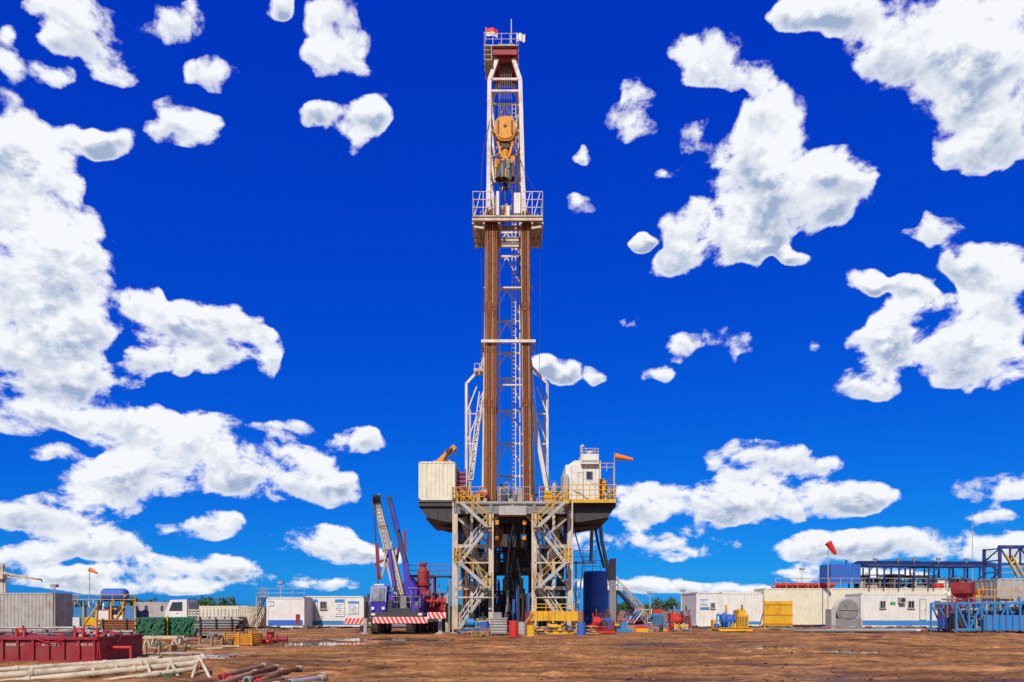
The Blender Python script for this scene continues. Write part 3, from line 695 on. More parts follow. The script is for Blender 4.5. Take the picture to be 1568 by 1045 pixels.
c.box(xa - .01, xa + .01, cd + 1.1, cd + 2.1, 2.2, 3.2, 'glass'); c.box(xb - .01, xb + .01, cd + 1.1, cd + 2.1, 2.2, 3.2, 'glass')
for k in range(2): c.box(xa + .1 + k*.75, xa + .3 + k*.75, cd + .74, cd + .8, 1.75, 1.95, 'white')
c.box(xa + .2, xb - .2, cd + 1.2, cd + 2.0, 3.5, 3.6, 'white')
c.box(xa - .2, xa - .05, cd + .8, cd + .95, 2.5, 2.9, 'dark')
c.box(X(590, cd), X(600, cd), cd + 1.2, cd + 5, 1.5, 2.9, 'purple'); c.box(X(622, cd), X(640, cd), cd + 1.6, cd + 6, 1.5, 2.6, 'purple')
c.prism([(X(600, cd), 1.5), (X(628, cd), 1.5), (X(632, cd), 3.2), (X(618, cd), 4.2), (X(603, cd), 3.4)], cd + 2.3, cd + 5.5, 'purple')
c.box(X(590, cd), X(640, cd), cd + .8, cd + 1.3, 1.5, 1.85, 'dark')
for i in range(6): c.box(X(623 + i*2.6, cd), X(624 + i*2.6, cd), cd + 1.56, cd + 1.6, 1.6, 2.5, 'dark')
clutter(c, X(590, cd), X(640, cd), cd + 1.0, cd + 2.2, 1.6, 3.4, ['purple', 'dark', 'grey', 'dark', 'purple'], 50, 9)
c.rail([(X(596, cd), cd + 1.1, 1.9), (X(640, cd), cd + 1.1, 1.9)], 'steel', .8, .02, .7)
c.lathe((X(636, cd), cd + 3, 2.9), (1, 0, 0), [(0, .45), (.08, .45), (.08, .3), (.6, .3), (.6, .45), (.68, .45)], 'maroon', 16)
c.build('superstructure_and_cab', crane)
c = B(); pb_ = A(612, 912, cd + 2.1); pt_ = A(580, 780, cd + 2.1)
for t0, t1, w_, m_ in ((0, .55, .74, 'mast'), (.52, .8, .60, 'steel'), (.78, 1.0, .48, 'mast')):
    c.beam(pb_.lerp(pt_, t0), pb_.lerp(pt_, t1), w_, m_)
    for off in (-.3, .3): c.beam(pb_.lerp(pt_, t0) + V((off*w_, -w_*.5, 0)), pb_.lerp(pt_, t1) + V((off*w_, -w_*.5, 0)), .06, 'grey')
    for q_ in range(5):
        cc_ = pb_.lerp(pt_, t0 + (t1 - t0) * (q_ + .5) / 5) + V((0, -w_*.5, 0)); c.beam(cc_ - V((w_*.3, 0, 0)), cc_ + V((w_*.3, 0, 0)), .05, 'grey')
for t in (.52, .79): c.beam(pb_.lerp(pt_, t), pb_.lerp(pt_, t + .02), .82 if t < .6 else .66, 'grey')
hd = A(577, 766, cd + 2.1)
c.beam(pt_, hd, .5, 'grey')
for o in (-.2, 0, .2): c.lathe(hd + V((o, -.3, .05)), (1, 0, 0), [(0, .3), (.05, .24), (.1, .3)], 'dark', 16)
c.beam(hd, A(582, 757, cd + 2.1), .2, 'grey'); c.beam(hd, A(569, 772, cd + 1.9), .15, 'grey')
c.tube(A(571, 768, cd + 1.8), A(579, 895, cd + 1.4), .03, 'dark', 5); c.tube(A(574, 768, cd + 1.8), A(576, 830, cd + 1.4), .03, 'dark', 5)
c.beam(A(577, 832, cd + 1.6), A(580, 888, cd + 1.6), .22, 'maroon'); c.beam(A(573, 865, cd + 1.6), A(587, 858, cd + 1.6), .16, 'maroon')
c.beam(A(583, 888, cd + 1.8), A(600, 830, cd + 1.8), .14, 'steel')
c.tube(A(604, 900, cd + 1.5), A(596, 842, cd + 1.7), .15, 'purple', 12); c.tube(A(596, 842, cd + 1.7), A(590, 818, cd + 1.8), .09, 'steel', 12)
c.build('telescopic_boom', crane)
c = B(); p, q = A(621, 862, cd + 3), A(596, 764, cd + 3)
c.beam(p, q, .34, 'navy', .45); c.beam(A(625, 905, cd + 3), p, .44, 'purple'); c.beam(A(610, 812, cd+2.7), A(600, 775, cd + 2.7), .16, 'purple')
c.beam(A(621, 862, cd + 3), A(620, 812, cd + 3), .16, 'maroon'); c.tube(A(604, 880, cd + 3), A(612, 830, cd + 3), .10, 'maroon', 10)
c.lathe(q + V((-.1, 0, 0)), (1, 0, 0), [(0, .25), (.2, .25)], 'dark', 14)
c.build('fly_jib', crane)

# ================================================================== RIGHT SIDE CAMP
cont('mud_tank', 1170, 1462, 901, 70, 3, 'cream', pitch=.6, z0=.25)
cont('mud_tank', 1062, 1190, 907, 72, 3, 'white', pitch=.4, z0=.25)
cont('site_office_container', 1066, 1104, 907, 66, 6, 'white', corr=False, extra=[('window', 1088, 1095, 923, 932), ('poster', 1072, 1084, 918, 926), ('panel_posterblue', 1072, 1086, 930, 933)])
cont('storage_container', 1104, 1168, 908, 67, 2.6, 'white', pitch=.3, stripe=('posterblue', .3))
cont('site_office_container', 1318, 1450, 909, 63, 3, 'white', pitch=.3, stripe=('posterblue', .45), extra=[('window', 1347, 1356, 920, 932), ('window', 1390, 1400, 920, 932), ('door', 1408, 1418, 918, 950), ('window', 1430, 1440, 920, 932), ('panel_postergreen', 1363, 1371, 922, 926), ('ac', 1375, 1384, 915, 924)])
cont('storage_container', 1450, 1530, 912, 68, 3, 'steel', pitch=.3)
def topside(b):
    d = 71; z = Z(901, 70)
    b.tube((X(1183, d), d - .8, z + .35), (X(1272, d), d - .8, z + .35), .22, 'red', 12)
    for px in range(1186, 1272, 10): b.box(X(px, d), X(px + 3, d), d - 1, d + .2, z, z + .2, 'maroon')
    b.rail([(X(1182, d), d - 1.0, z + .02), (X(1460, d), d - 1.0, z + .02)], 'steel', 1.0, .03, 1.1)
    b.box(X(1272, d), X(1318, d), d, d + 2.6, z + .6, Z(864, d), 'blue')
    for i in range(9): b.box(X(1274 + i*5, d), X(1276 + i*5, d), d - .05, d, z + .7, Z(866, d), 'blue')
    for px in (1273, 1316): b.beam((X(px, d), d + .1, z), (X(px, d), d + .1, z + .6), .15, 'navy')
    b.tube(A(1296, 864, d + 1), A(1296, 858, d + 1), .1, 'dark', 8)
    clutter(b, X(1320, d), X(1500, d), d, d + 2.5, z, z + 1.7, ['red', 'steel', 'blue', 'yellow', 'grey', 'white', 'dark', 'dark'], 150, 44)
    clutter(b, X(1190, d), X(1272, d), d, d + 2.5, z, z + .8, ['red', 'steel', 'grey', 'maroon'], 30, 45)
simple('mud_treatment_equipment', topside)
def canopy(b):
    d = 70.5; z = Z(901, 70)
    for i, (a, c_) in enumerate(((1322, 1418), (1420, 1518))):
        zt_ = Z(864 + i, d)
        b.xprism([(d - 1, zt_ - .05), (d + 1.4, zt_ + .4), (d + 3.6, zt_ - .05), (d + 3.6, zt_ - .15), (d - 1, zt_ - .3)], X(a, d), X(c_, d), 'navy')
        for k in range(5):
            px = a + 3 + (c_ - a - 6) * k / 4
            b.beam((X(px, d), d - .8, z), (X(px, d), d - .8, zt_ - .2), .12, 'navy'); b.beam((X(px, d), d + 3.4, z), (X(px, d), d + 3.4, zt_ - .2), .12, 'navy')
            b.beam((X(px, d), d - .8, zt_ - .8), (X(px + 6, d), d - .8, zt_ - .3), .07, 'navy')
        for k in range(24): xx = X(a + (c_ - a) * (k + .5) / 24, d); b.beam((xx, d - 1.02, zt_ - .02), (xx, d + 1.38, zt_ + .43), .06, 'navy', .04)
    for px in (1340, 1376, 1400, 1437, 1480, 1510): b.tube(A(px, 864, d), A(px, 857, d), .05, 'steel', 6); b.box(X(px, d) - .2, X(px, d) + .2, d - .1, d + .1, Z(858, d), Z(855, d), 'grey')
simple('shaker_canopy', canopy)
def fan(b):
    d = 62; cx_ = X(1300, d); z = Z(934, d)
    for k in range(8): b.lathe((cx_, d + .2 + k*.12, z), (0, 1, 0), [(0, 1.0), (.03, 1.05), (.06, 1.0)], 'steel', 28)
    b.lathe((cx_, d + .1, z), (0, 1, 0), [(0, .9), (.1, .98)], 'grey', 28); b.box(cx_ - 1.2, cx_ + 1.2, d + .1, d + 1.3, 0, z - .8, 'grey')
    for k in range(6):
        a = k * math.pi / 3; b.beam((cx_, d + .07, z), (cx_ + .85*math.cos(a), d + .07, z + .85*math.sin(a)), .12, 'steel', .03)
    b.box(cx_ - 1.6, cx_ - 1.2, d, d + 1.2, 0, 1.8, 'steel')
simple('ventilation_duct', fan)
def ypanel(b):
    d = 60; x0, x1 = X(1171, d), X(1213, d)
    for k in range(11):
        a = x0 + (x1 - x0) * k / 11; b.box(a, a + (x1 - x0) / 11 - .02, d, d + .06, .35, Z(921, d), 'yellow')
    for z in (.5, 1.3, 2.2): b.box(x0 - .04, x1 + .04, d - .05, d, z, z + .09, 'orange')
    for xx in (x0, x1): b.beam((xx, d + .1, 0), (xx, d + .1, Z(920, d)), .1, 'yellow'); b.beam((xx, d + 1.5, 0), (xx, d + .1, 1.8), .08, 'yellow')
simple('yellow_barrier_panel', ypanel)
windsock('windsock', 66, 1268, 831, 1280, 849, 'redcloth', None, .34)
windsock('windsock', 75, 137, 872, 149, 878, 'windsock', None, .24)
def pole(name, px, py, d, r=.06, head=None):
    def f(b):
        b.tube((X(px, d), d, 0), (X(px, d), d, Z(py, d)), r * 1.4, 'steel', 8, r * .6)
        if head == 'lamp':
            b.box(X(px, d) - .25, X(px, d) + .25, d - .2, d + .1, Z(py, d) - .1, Z(py, d) + .15, 'grey'); b.box(X(px, d) - .2, X(px, d) + .2, d - .22, d - .2, Z(py, d) - .06, Z(py, d) + .1, 'steel')
            b.beam((X(px, d) - .4, d, Z(py, d) - .3), (X(px, d) + .4, d, Z(py, d) - .3), .06, 'steel')
        else:
            for k in range(6):
                z = Z(py, d) * (.5 + .09 * k); b.beam((X(px, d) - .15, d, z), (X(px, d) + .15, d, z + .3), .03, 'steel')
    return simple(name, f)
pole('radio_mast', 1489, 785, 90, .045); pole('floodlight_pole', 430, 893, 64, .05, 'lamp'); pole('floodlight_pole', 84, 898, 56, .05, 'lamp'); pole('floodlight_pole', 1228, 872, 76, .05, 'lamp'); pole('floodlight_pole', 995, 908, 75, .05, 'lamp'); pole('floodlight_pole', 1046, 905, 75, .05, 'lamp')
def hopper(b):
    d = 56; cx_ = X(1474, d)
    b.lathe((cx_, d, 1.9), (0, 0, 1), [(0, .3), (.8, .5), (1.2, .95), (1.5, 1.0), (2.1, 1.0), (2.1, .9)], 'maroon', 4)
    b.box(X(1464, d), X(1525, d), d + .2, d + 2.2, .3, Z(922, d), 'maroon')
    for k in range(9): b.box(X(1466 + k*6.6, d), X(1468 + k*6.6, d), d + .14, d + .2, .4, Z(923, d), 'maroon')
    for px in (1458, 1490): b.beam(A(px, 962, d), A(px, 905, d), .1, 'red')
    b.rail([A(1490, 922, d + .3), A(1526, 922, d + .3)], 'red', .9, .03, .8)
    clutter(b, X(1490, d), X(1526, d), d + .4, d + 2, Z(922, d), Z(895, d), ['maroon', 'grey', 'sky_blue', 'yellow', 'steel'], 30, 8)
simple('red_cement_hopper', hopper)
def bskid(b):
    d = 50; z0, z1 = .15, Z(924, d)
    for y in (d, d + 3):
        for z in (z0 + .15, z1): b.beam((X(1464, d), y, z), (X(1640, d), y, z), .16, 'sky_blue')
        n = 9
        for i in range(n + 1):
            xx = X(1464 + 176 * i / n, d); b.beam((xx, y, z0), (xx, y, z1), .12, 'sky_blue')
            if i < n: xn = X(1464 + 176 * (i + 1) / n, d); b.beam((xx, y, z0 if i % 2 else z1), (xn, y, z1 if i % 2 else z0), .10, 'sky_blue')
    b.box(X(1500, d), X(1640, d), d - .5, d - .35, z0 + .1, 1.35, 'sky_blue')
    for k in range(14): b.box(X(1502 + k*10, d), X(1504 + k*10, d), d - .55, d - .5, z0 + .1, 1.35, 'blue')
    b.rail([(X(1500, d), d, z1), (X(1640, d), d, z1)], 'yellow', 1.0, .03, 1.1)
    clutter(b, X(1470, d), X(1640, d), d + .4, d + 2.6, .3, z1 + .5, ['blue', 'sky_blue', 'navy', 'grey', 'steel', 'maroon', 'dark'], 110, 51)
simple('blue_truss_skid', bskid)
cont('grey_storage_tank', 1527, 1640, 886, 55, 3, 'steel', z0=1.6, corr=True, pitch=.5)
def gantry(b):
    d = 60
    for px in (1531, 1620):
        for y in (d, d + 2): b.beam((X(px, d), y, 0), (X(px, d), y, Z(838, d)), .2, 'navy')
        b.lattice((X(px, d), d, 3), (X(px, d), d, Z(840, d)), (X(px, d), d + 2, 3), (X(px, d), d + 2, Z(840, d)), 4, .09, 'navy')
    b.beam(A(1529, 838, d), A(1640, 838, d), .26, 'navy', .3); b.beam(A(1529, 864, d), A(1640, 864, d), .16, 'navy'); b.lattice(A(1531, 838, d), A(1625, 838, d), A(1531, 864, d), A(1625, 864, d), 6, .10, 'navy')
    b.rail([A(1531, 886, d), A(1625, 886, d)], 'yellow', 1, .04, 1.2); b.beam(A(1540, 850, d - .2), A(1560, 884, d - .2), .14, 'yellow'); b.beam(A(1549, 850, d - .2), A(1569, 884, d - .2), .14, 'yellow')
simple('equipment_gantry', gantry)
def gpipes(b):
    for k in range(9):
        d = 53 + k * .35; b.tube((X(1215 + k*14, d), d, .12), (X(1400 + k*12, d) , d + rnd.uniform(-.4, .4), .12), .10, rnd.choice(['steel', 'grey', 'mastwhite', 'rust']), 8)
    for px in (1240, 1300, 1370, 1420): b.box(X(px, 53), X(px + 3, 53), 52.6, 56.2, 0, .05, 'timber')
simple('drill_pipes_on_ground', gpipes)
simple('valve_and_hose_heap', lambda b: clutter(b, X(940, 55), X(1065, 55), 54, 57, 0, .9, ['steel', 'grey', 'red', 'yellow', 'sky_blue', 'timber', 'dark'], 60, 61))

# ================================================================== LEFT SIDE CAMP
cont('grey_shipping_container', -60, 81, 908, 56, 2.5, 'steel', pitch=.28)
cont('site_office_container', 408, 466, 915, 62, 2.6, 'white', corr=False, stripe=('blue', .5), extra=[('poster', 412, 419, 921, 928), ('panel_maroon', 453, 459, 941, 958)], trim='white')
cont('site_office_container', 466, 557, 913, 65, 2.6, 'white', corr=False, stripe=('sky_blue', .4), trim='white', extra=[('poster', 471, 486, 918, 942), ('window', 490, 500, 921, 933), ('poster', 513, 527, 918, 944), ('poster', 533, 549, 921, 940)])
cont('small_tool_crate', 366, 405, 929, 64, 2.4, 'beigepipe', pitch=.25)
cont('storage_container', 206, 262, 922, 95, 2.6, 'steel', pitch=.3); cont('storage_container', 555, 640, 921, 66, 2.6, 'grey', pitch=.3)
cont('storage_container', 300, 380, 928, 85, 2.6, 'cream', pitch=.3)
def rroof(b):
    d = 62.3; z = Z(915, 62); b.rail([(X(392, d), d, z), (X(466, d), d, z)], 'steel', .8, .022, 1.1); b.rail([(X(392, d), d + 2, z), (X(392, d), d, z)], 'steel', .8, .022, 1)
    b.beam((X(393, d), d, 0), (X(393, d), d, z), .08, 'steel'); b.box(X(391, d), X(466, d), d, d + 2.2, z + .01, z + .05, 'steel')
    b.stairs((X(380, d), d + .8, .2), (X(400, d), d + .8, z), .7, 'steel', 'steel')
simple('roof_walkway', rroof)
simple('blue_mixing_tank', lambda b: (
    b.lathe((X(147, 62), 63, Z(911, 62)), (1, 0, 0), [(0, .3), (.1, .52), (.2, .6), (2.0, .6), (2.2, .5), (2.3, .3)], 'blue', 24),
    b.box(X(110, 62), X(150, 62), 62, 64, .3, Z(930, 62), 'sky_blue'), b.box(X(150, 62), X(210, 62), 62.3, 64, .3, Z(936, 62), 'navy'),
    [b.beam((X(p, 62), 61.8, 0), (X(p, 62), 61.8, Z(922, 62)), .1, 'yellow') for p in (86, 110, 130, 150, 172, 190, 209)],
    [b.beam((X(p, 62), 61.7, .3), (X(p + 20, 62), 61.7, 2), .09, 'yellow') for p in (86, 130, 172)],
    b.rail([(X(86, 62), 61.8, Z(926, 62)), (X(209, 62), 61.8, Z(926, 62))], 'yellow', .9, .03, 1),
    clutter(b, X(86, 62), X(208, 62), 62, 64, .2, Z(912, 62), ['sky_blue', 'yellow', 'blue', 'steel', 'white', 'red', 'dark'], 110, 71)))
def jib(b):
    d = 66; b.beam((X(4, d), d, 0), (X(4, d), d, Z(864, d)), .26, 'mast'); b.beam((X(8, d), d, 0), (X(8, d), d, Z(875, d)), .16, 'mast')
    p, q, p2 = A(4, 877, d), A(64, 888, d), A(4, 884, d); b.beam(p, q, .12, 'beigepipe'); b.beam(p2, q, .12, 'beigepipe'); b.lattice(p, q, p2, q, 8, .06, 'beigepipe')
    b.box(X(0, d), X(10, d), d - .5, d + .5, Z(887, d), Z(880, d), 'mast'); b.tube(q, A(64, 892, d), .05, 'dark', 6)
simple('pedestal_crane', jib)
td = 62
tr = empty('flatbed_truck', V((X(310, td), td + 1, 0)))
c = B(); x0, x1 = X(252, td), X(286, td)
c.prism([(x0, .8), (x0 + .02, 1.5), (x0 + .5, 2.65), (x1, 2.7), (x1, .8)], td, td + 2.1, 'white')
c.prism([(x0 + .4, 1.65), (x0 + .7, 2.45), (x1 - .4, 2.47), (x1 - .4, 1.65)], td - .02, td + .01, 'glass')
c.prism([(x0 - .03, 1.6), (x0 + .38, 2.5), (x0 + .42, 2.5), (x0 + .03, 1.6)], td + .15, td + 1.95, 'glass')
c.box(x0 - .1, x0 + .2, td, td + 2.1, .55, .85, 'dark'); c.box(x0 - .25, x0 - .1, td - .2, td - .05, 1.6, 2.1, 'dark')
c.box(x0 + 1.1, x0 + 1.25, td - .03, td, 1.4, 1.46, 'dark'); c.box(x0 - .03, x0, td + .1, td + .4, 1.0, 1.2, 'orange')
c.build('cab', tr)
c = B(); c.box(x0 + .3, X(362, td), td + .5, td + 1.6, .6, .85, 'dark'); c.box(x1 + .1, X(364, td), td - .05, td + 2.15, 1.0, 1.12, 'steel')
for k in range(14):
    xx = x1 + .15 + (X(364, td) - x1 - .3) * k / 13
    for y in (td - .05, td + 2.1): c.box(xx, xx + .07, y, y + .05, 1.1, 1.85, 'steel')
for y in (td - .02, td + 2.1):
    for z in (1.2, 1.42, 1.66): c.box(x1 + .1, X(364, td), y, y + .03, z, z + .12, 'mastwhite')
c.box(x1 + .1, x1 + .16, td, td + 2.1, 1.1, 2.4, 'steel')
c.build('load_bed', tr)
c = B()
for px in (263, 335, 350):
    for y in (td + .15, td + 1.95): c.wheel((X(px, td), y, .45), (0, 1, 0), .45, .28)
c.build('wheels', tr)

def bundle(b, px0, px1, d, cols_, rows, r, m):
    L0, L1 = X(px0, d), X(px1, d)
    for j in range(rows):
        for i in range(cols_):
            y = d + i * r * 2.1; z = .15 + r + j * r * 2.15; x0 = L0 + rnd.uniform(-.25, .25)
            b.tube((x0, y, z), (L1 + rnd.uniform(-.25, .25), y, z), r * rnd.uniform(.9, 1), m if rnd.random() < .75 else 'rust', 8)
        if j % 2: b.box(L0 + .4, L0 + .5, d - .1, d + cols_*r*2.1, z + r, z + r + .03, 'timber')
    for t in (.1, .5, .9):
        xx = L0 + (L1 - L0) * t; b.box(xx - .07, xx + .07, d - .2, d + cols_*r*2.1, 0.01, .15, 'timber')
        for y in (d - .15, d + cols_*r*2.1 - .05): b.beam((xx, y, .1), (xx, y, .25 + rows*r*2.15), .07, 'dark')
def casing(px0, px1, d, rows, colsn, r, m, length=6, base=0.15, skew=0.4):
    def f(b):
        x0, x1 = X(px0, d), X(px1, d)
        for j in range(rows):
            for i in range(colsn):
                xx = x0 + (x1 - x0) * (i + .5 + (.5 if j % 2 else 0)) / colsn; z = base + r + j * r * 1.8; y = d + rnd.uniform(-.1, .1)
                b.tube((xx, y, z), (xx - skew * length, y + length, z), r, m, 10, cap=False)
                b.tube((xx, y - .01, z), (xx, y + .15, z), r * 1.05, m, 10)
                b.tube((xx, y - .02, z), (xx, y - .012, z), r * .6, 'black', 8)
        for xx in (x0 - .1, x1 + .1): b.beam((xx, d + .3, 0), (xx, d + .3, base + rows*r*2), .08, 'yellow')
        b.box(x0 - .2, x1 + .2, d + .25, d + .4, 0.01, base, 'timber'); b.box(x0 - .2 - skew*3, x1 + .2 - skew*3, d + 3.2, d + 3.4, 0.01, base, 'timber')
    return f
simple('green_casing_stack', casing(206, 250, 42, 8, 12, .075, 'green')); simple('green_casing_stack', casing(255, 298, 42.5, 8, 12, .075, 'green'))
simple('dark_pipe_stack', lambda b: bundle(b, 302, 362, 41, 8, 7, .07, 'grey'))
simple('steel_pipe_rack', lambda b: bundle(b, -60, 135, 46, 10, 3, .07, 'steel')); simple('steel_pipe_rack', lambda b: bundle(b, 60, 195, 43, 6, 2, .07, 'grey'))
simple('rusty_pipe_rack', lambda b: bundle(b, 150, 240, 52, 8, 5, .08, 'rust'))
def trestle(px0, px1, d, h, m):
    def f(b):
        x0, x1 = X(px0, d), X(px1, d)
        for y in (d, d + .6):
            b.beam((x0, y, h), (x1, y, h), .10, m)
            for t in (.05, .5, .95): xx = x0 + (x1 - x0) * t; b.beam((xx - .2, y, 0), (xx, y, h), .07, m); b.beam((xx + .2, y, 0), (xx, y, h), .07, m)
            b.beam((x0, y, .12), (x1, y, .12), .06, m)
        for t in (.05, .5, .95): xx = x0 + (x1 - x0) * t; b.beam((xx, d, h), (xx, d + .6, h), .08, m)
    return f
simple('pipe_trestle', trestle(178, 272, 29, .55, 'beigepipe')); simple('pipe_trestle', trestle(318, 372, 36, .5, 'grey'))
def crate(px0, px1, d, h, m, dep=1.2):
    def f(b):
        x0, x1 = X(px0, d), X(px1, d)
        for y in (d, d + dep):
            for k in range(5): z = .08 + k * (h - .1) / 5; b.box(x0, x1, y, y + .04, z, z + (h - .1) / 5 - .03, m)
            for xx in (x0 - .02, (x0+x1)/2, x1 - .06): b.box(xx, xx + .08, y - .04, y + .08, 0, h + .05, m)
        for xx in (x0, x1 - .04):
            for k in range(5): z = .08 + k * (h - .1) / 5; b.box(xx, xx + .04, d + .08, d + dep, z, z + (h - .1) / 5 - .03, m)
        b.box(x0, x1, d, d + dep, .04, .08, m); clutter(b, x0 + .2, x1 - .2, d + .2, d + dep - .2, .1, h + .15, ['rust', 'grey', 'timber'], 10, int(px0))
    return f
simple('yellow_parts_crate', crate(343, 386, 33, .62, 'orange')); simple('timber_crate', crate(305, 340, 31, .4, 'timber')); simple('timber_crate', crate(222, 262, 26.5, .3, 'timber'))
simple('timber_crate', crate(385, 408, 40, .5, 'timber')); simple('timber_crate', crate(722, 748, 45, .35, 'timber'))
def redvalve(b):
    d = 35; x0 = X(392, d)
    b.tube((x0, d, .22), (x0 + 1.5, d + .3, .2), .11, 'maroon', 12)
    for t in (0, .3, .6, .9): b.lathe((x0 + t*1.6, d + .06 + .3*t, .22), (1, .2, 0), [(0, .2), (.07, .2)], 'maroon', 16)
    b.lathe((x0 + .7, d + .1, .3), (0, 0, 1), [(0, .12), (.25, .1), (.28, .22), (.32, .22)], 'red', 16); b.tube((x0 + .2, d - .3, .14), (x0 + .9, d - .5, .12), .1, 'red', 10)
simple('red_gate_valve', redvalve)
def mskid(b):
    d = 21.5; x0, x1 = X(-70, d), X(150, d); h = Z(976, d)
    b.box(x0, x1, d, d + 2.6, .1, h - .08, 'maroon')
    for k in range(10):
        xx = x0 + .1 + (x1 - x0 - .2) * k / 9; b.box(xx - .04, xx + .04, d - .06, d, .1, h - .08, 'maroon')
    b.box(x0 - .03, x1 + .03, d - .09, d + 2.65, h - .08, h, 'maroon'); b.box(x0 - .03, x1 + .03, d - .09, d + .02, 0.02, .14, 'maroon')
    for s0 in (10, 65, 118):
        for k in range(9):
            px = s0 + k * 3.1
            if rnd.random() < .15: continue
            zt_ = h - .2; zb2 = h - .28; a_, c_ = X(px, d), X(px + 2.0, d)
            b.box(a_, a_ + .012, d - .013, d, zb2, zt_, 'white')
            if rnd.random() < .6: b.box(c_ - .012, c_, d - .013, d, zb2, zt_, 'white')
            if rnd.random() < .7: b.box(a_, c_, d - .0135, d, zt_ - .012, zt_, 'white')
            if rnd.random() < .6: b.box(a_, c_, d - .0135, d, (zt_+zb2)/2, (zt_+zb2)/2 + .012, 'white')
    for px in (22, 34, 112, 124, 146): b.beam((X(px, d), d + .1, h), (X(px, d), d + .1, h + .28), .07, 'red')
    for px in (22, 112): b.beam((X(px, d), d + .1, h + .26), (X(px + 12, d), d + .1, h + .26), .07, 'red')
    hang(b, A(55, 978, d - .1), A(100, 978, d - .1), .12, .014, 'red'); hang(b, A(150, 976, d), A(154, 1010, d), .02, .02, 'red')
    b.tube((x1 + .05, d + .6, .5), (x1 + .7, d + .6, .5), .05, 'red', 8); b.beam((x1 + .7, d + .6, 0), (x1 + .7, d + .6, .55), .06, 'red')
    clutter(b, x0, x1, d + .4, d + 2.4, h, h + .14, ['maroon', 'dark', 'grey', 'steel'], 26, 15)
simple('maroon_equipment_basket', mskid, .008)
def bp(b):
    for (a0, b0, d0), (a1, b1, d1), r_ in (((-60, 1041, 16.8), (312, 1008, 19.5), .10), ((-60, 1052, 16.3), (300, 1016, 18.6), .085), ((-60, 1030, 17.6), (240, 1010, 19.8), .07), ((60, 1058, 15.8), (300, 1024, 18), .07)):
        p, q = A(a0, b0, d0), A(a1, b1, d1); b.tube(p, q, r_, 'beigepipe', 16)
        for t in (.25, .7, .985): b.lathe(p.lerp(q, t), q - p, [(0, r_*1.25), (.1, r_*1.25)], 'beigepipe', 16)
        dq = (q - p).normalized(); b.tube(q + dq*.11, q + dq*.116, r_*.8, 'black', 14)
    for (a, c_) in (((225, 1012), (238, 1062)), ((262, 1014), (285, 1062)), ((305, 1006), (330, 1055)), ((305, 1006), (286, 1062)), ((262, 1014), (240, 1062)), ((140, 1022), (165, 1060)), ((180, 1020), (160, 1060))):
        b.tube(A(a[0], a[1], 18.2), A(c_[0], c_[1], 17), .04, 'beigepipe', 10)
    for t in (0, .33, .66, 1): b.beam(A(-40 + 330 * t, 1046 - 30 * t, 17.4 + 1.8 * t) - V((0, 0, .1)), V((X(-40 + 330 * t, 17.4 + 1.8*t), 17.4 + 1.8 * t, 0)), .12, 'timber')
    hang(b, A(245, 1030, 17), A(268, 1028, 17), .12, .02, 'green')
simple('beige_handrail_stack', bp)
def rpipes(b):
    data = [((338, 1037), (405, 1020), 'pipe'), ((352, 1041), (425, 1022), 'rust'), ((378, 1042), (460, 1024), 'rust'), ((395, 1046), (432, 1028), 'pipe'), ((420, 1050), (498, 1034), 'rust'), ((445, 1046), (496, 1038), 'steel'), ((325, 1052), (392, 1030), 'pipe_light'), ((360, 1056), (440, 1040), 'rust')]
    for i, (a, c_, m) in enumerate(data):
        def G(px, py, h):
            d = F * (EYE - h) / (py - 935); return V((X(px, d), d, h))
        r_ = .075; p, q = G(a[0], a[1], r_ + .01), G(c_[0], c_[1], r_ + .01); b.tube(p, q, r_, m, 16)
        b.lathe(p - (q - p).normalized() * .02, q - p, [(0, r_*.8), (0.0, r_*1.25), (.16, r_*1.25), (.2, r_)], 'redcloth' if i in (0, 1, 3) else 'steel', 16)
        b.lathe(p - (q - p).normalized() * .035, q - p, [(0, r_*.8), (.012, r_*.85)], 'black', 14)
        b.lathe(q, p - q, [(0, r_*1.2), (.2, r_*1.2)], 'beigepipe', 14)
simple('rusty_tubing_pile', rpipes)
def debris(name, px0, px1, d, m, n, seed, h=.25):
    def f(b):
        R = random.Random(seed)
        for i in range(n):
            px = R.uniform(px0, px1); y = d + R.uniform(-1.5, 1.5); x = X(px, d); l = R.uniform(.2, 1.4); a = R.uniform(-.5, .5)
            z = R.uniform(.03, h)
            if R.random() < .5: b.tube((x, y, z), (x + l*math.cos(a), y + l*math.sin(a), z + R.uniform(-.02, .02)), R.uniform(.02, .05), R.choice(m), 7)
            else: b.beam((x, y, z), (x + l*math.cos(a)*.6, y + l*math.sin(a), z), R.uniform(.08, .25), R.choice(m), .05)
    simple(name, f)
debris('scrap_timber_pile', 150, 330, 30, ['timber', 'rust', 'grey', 'beigepipe'], 60, 1, .15); debris('scrap_timber_pile', 250, 420, 37, ['timber', 'rust', 'grey', 'red', 'steel'], 60, 2, .15)
debris('scrap_steel_pile', 690, 905, 48.5, ['timber', 'yellow', 'grey', 'steel', 'dark', 'red'], 130, 3, .6); debris('scrap_steel_pile', 1060, 1460, 58, ['timber', 'grey', 'steel', 'red', 'sky_blue', 'dark'], 110, 4, .4)
debris('scrap_steel_pile', 400, 560, 58, ['timber', 'grey', 'steel', 'dark'], 50, 5, .4); debris('scrap_timber_pile', 0, 200, 37, ['timber', 'grey', 'steel', 'rust'], 70, 6, .25)
debris('scrap_timber_pile', 140, 340, 24.5, ['timber', 'rust', 'grey', 'steel', 'mud'], 60, 9, .1)

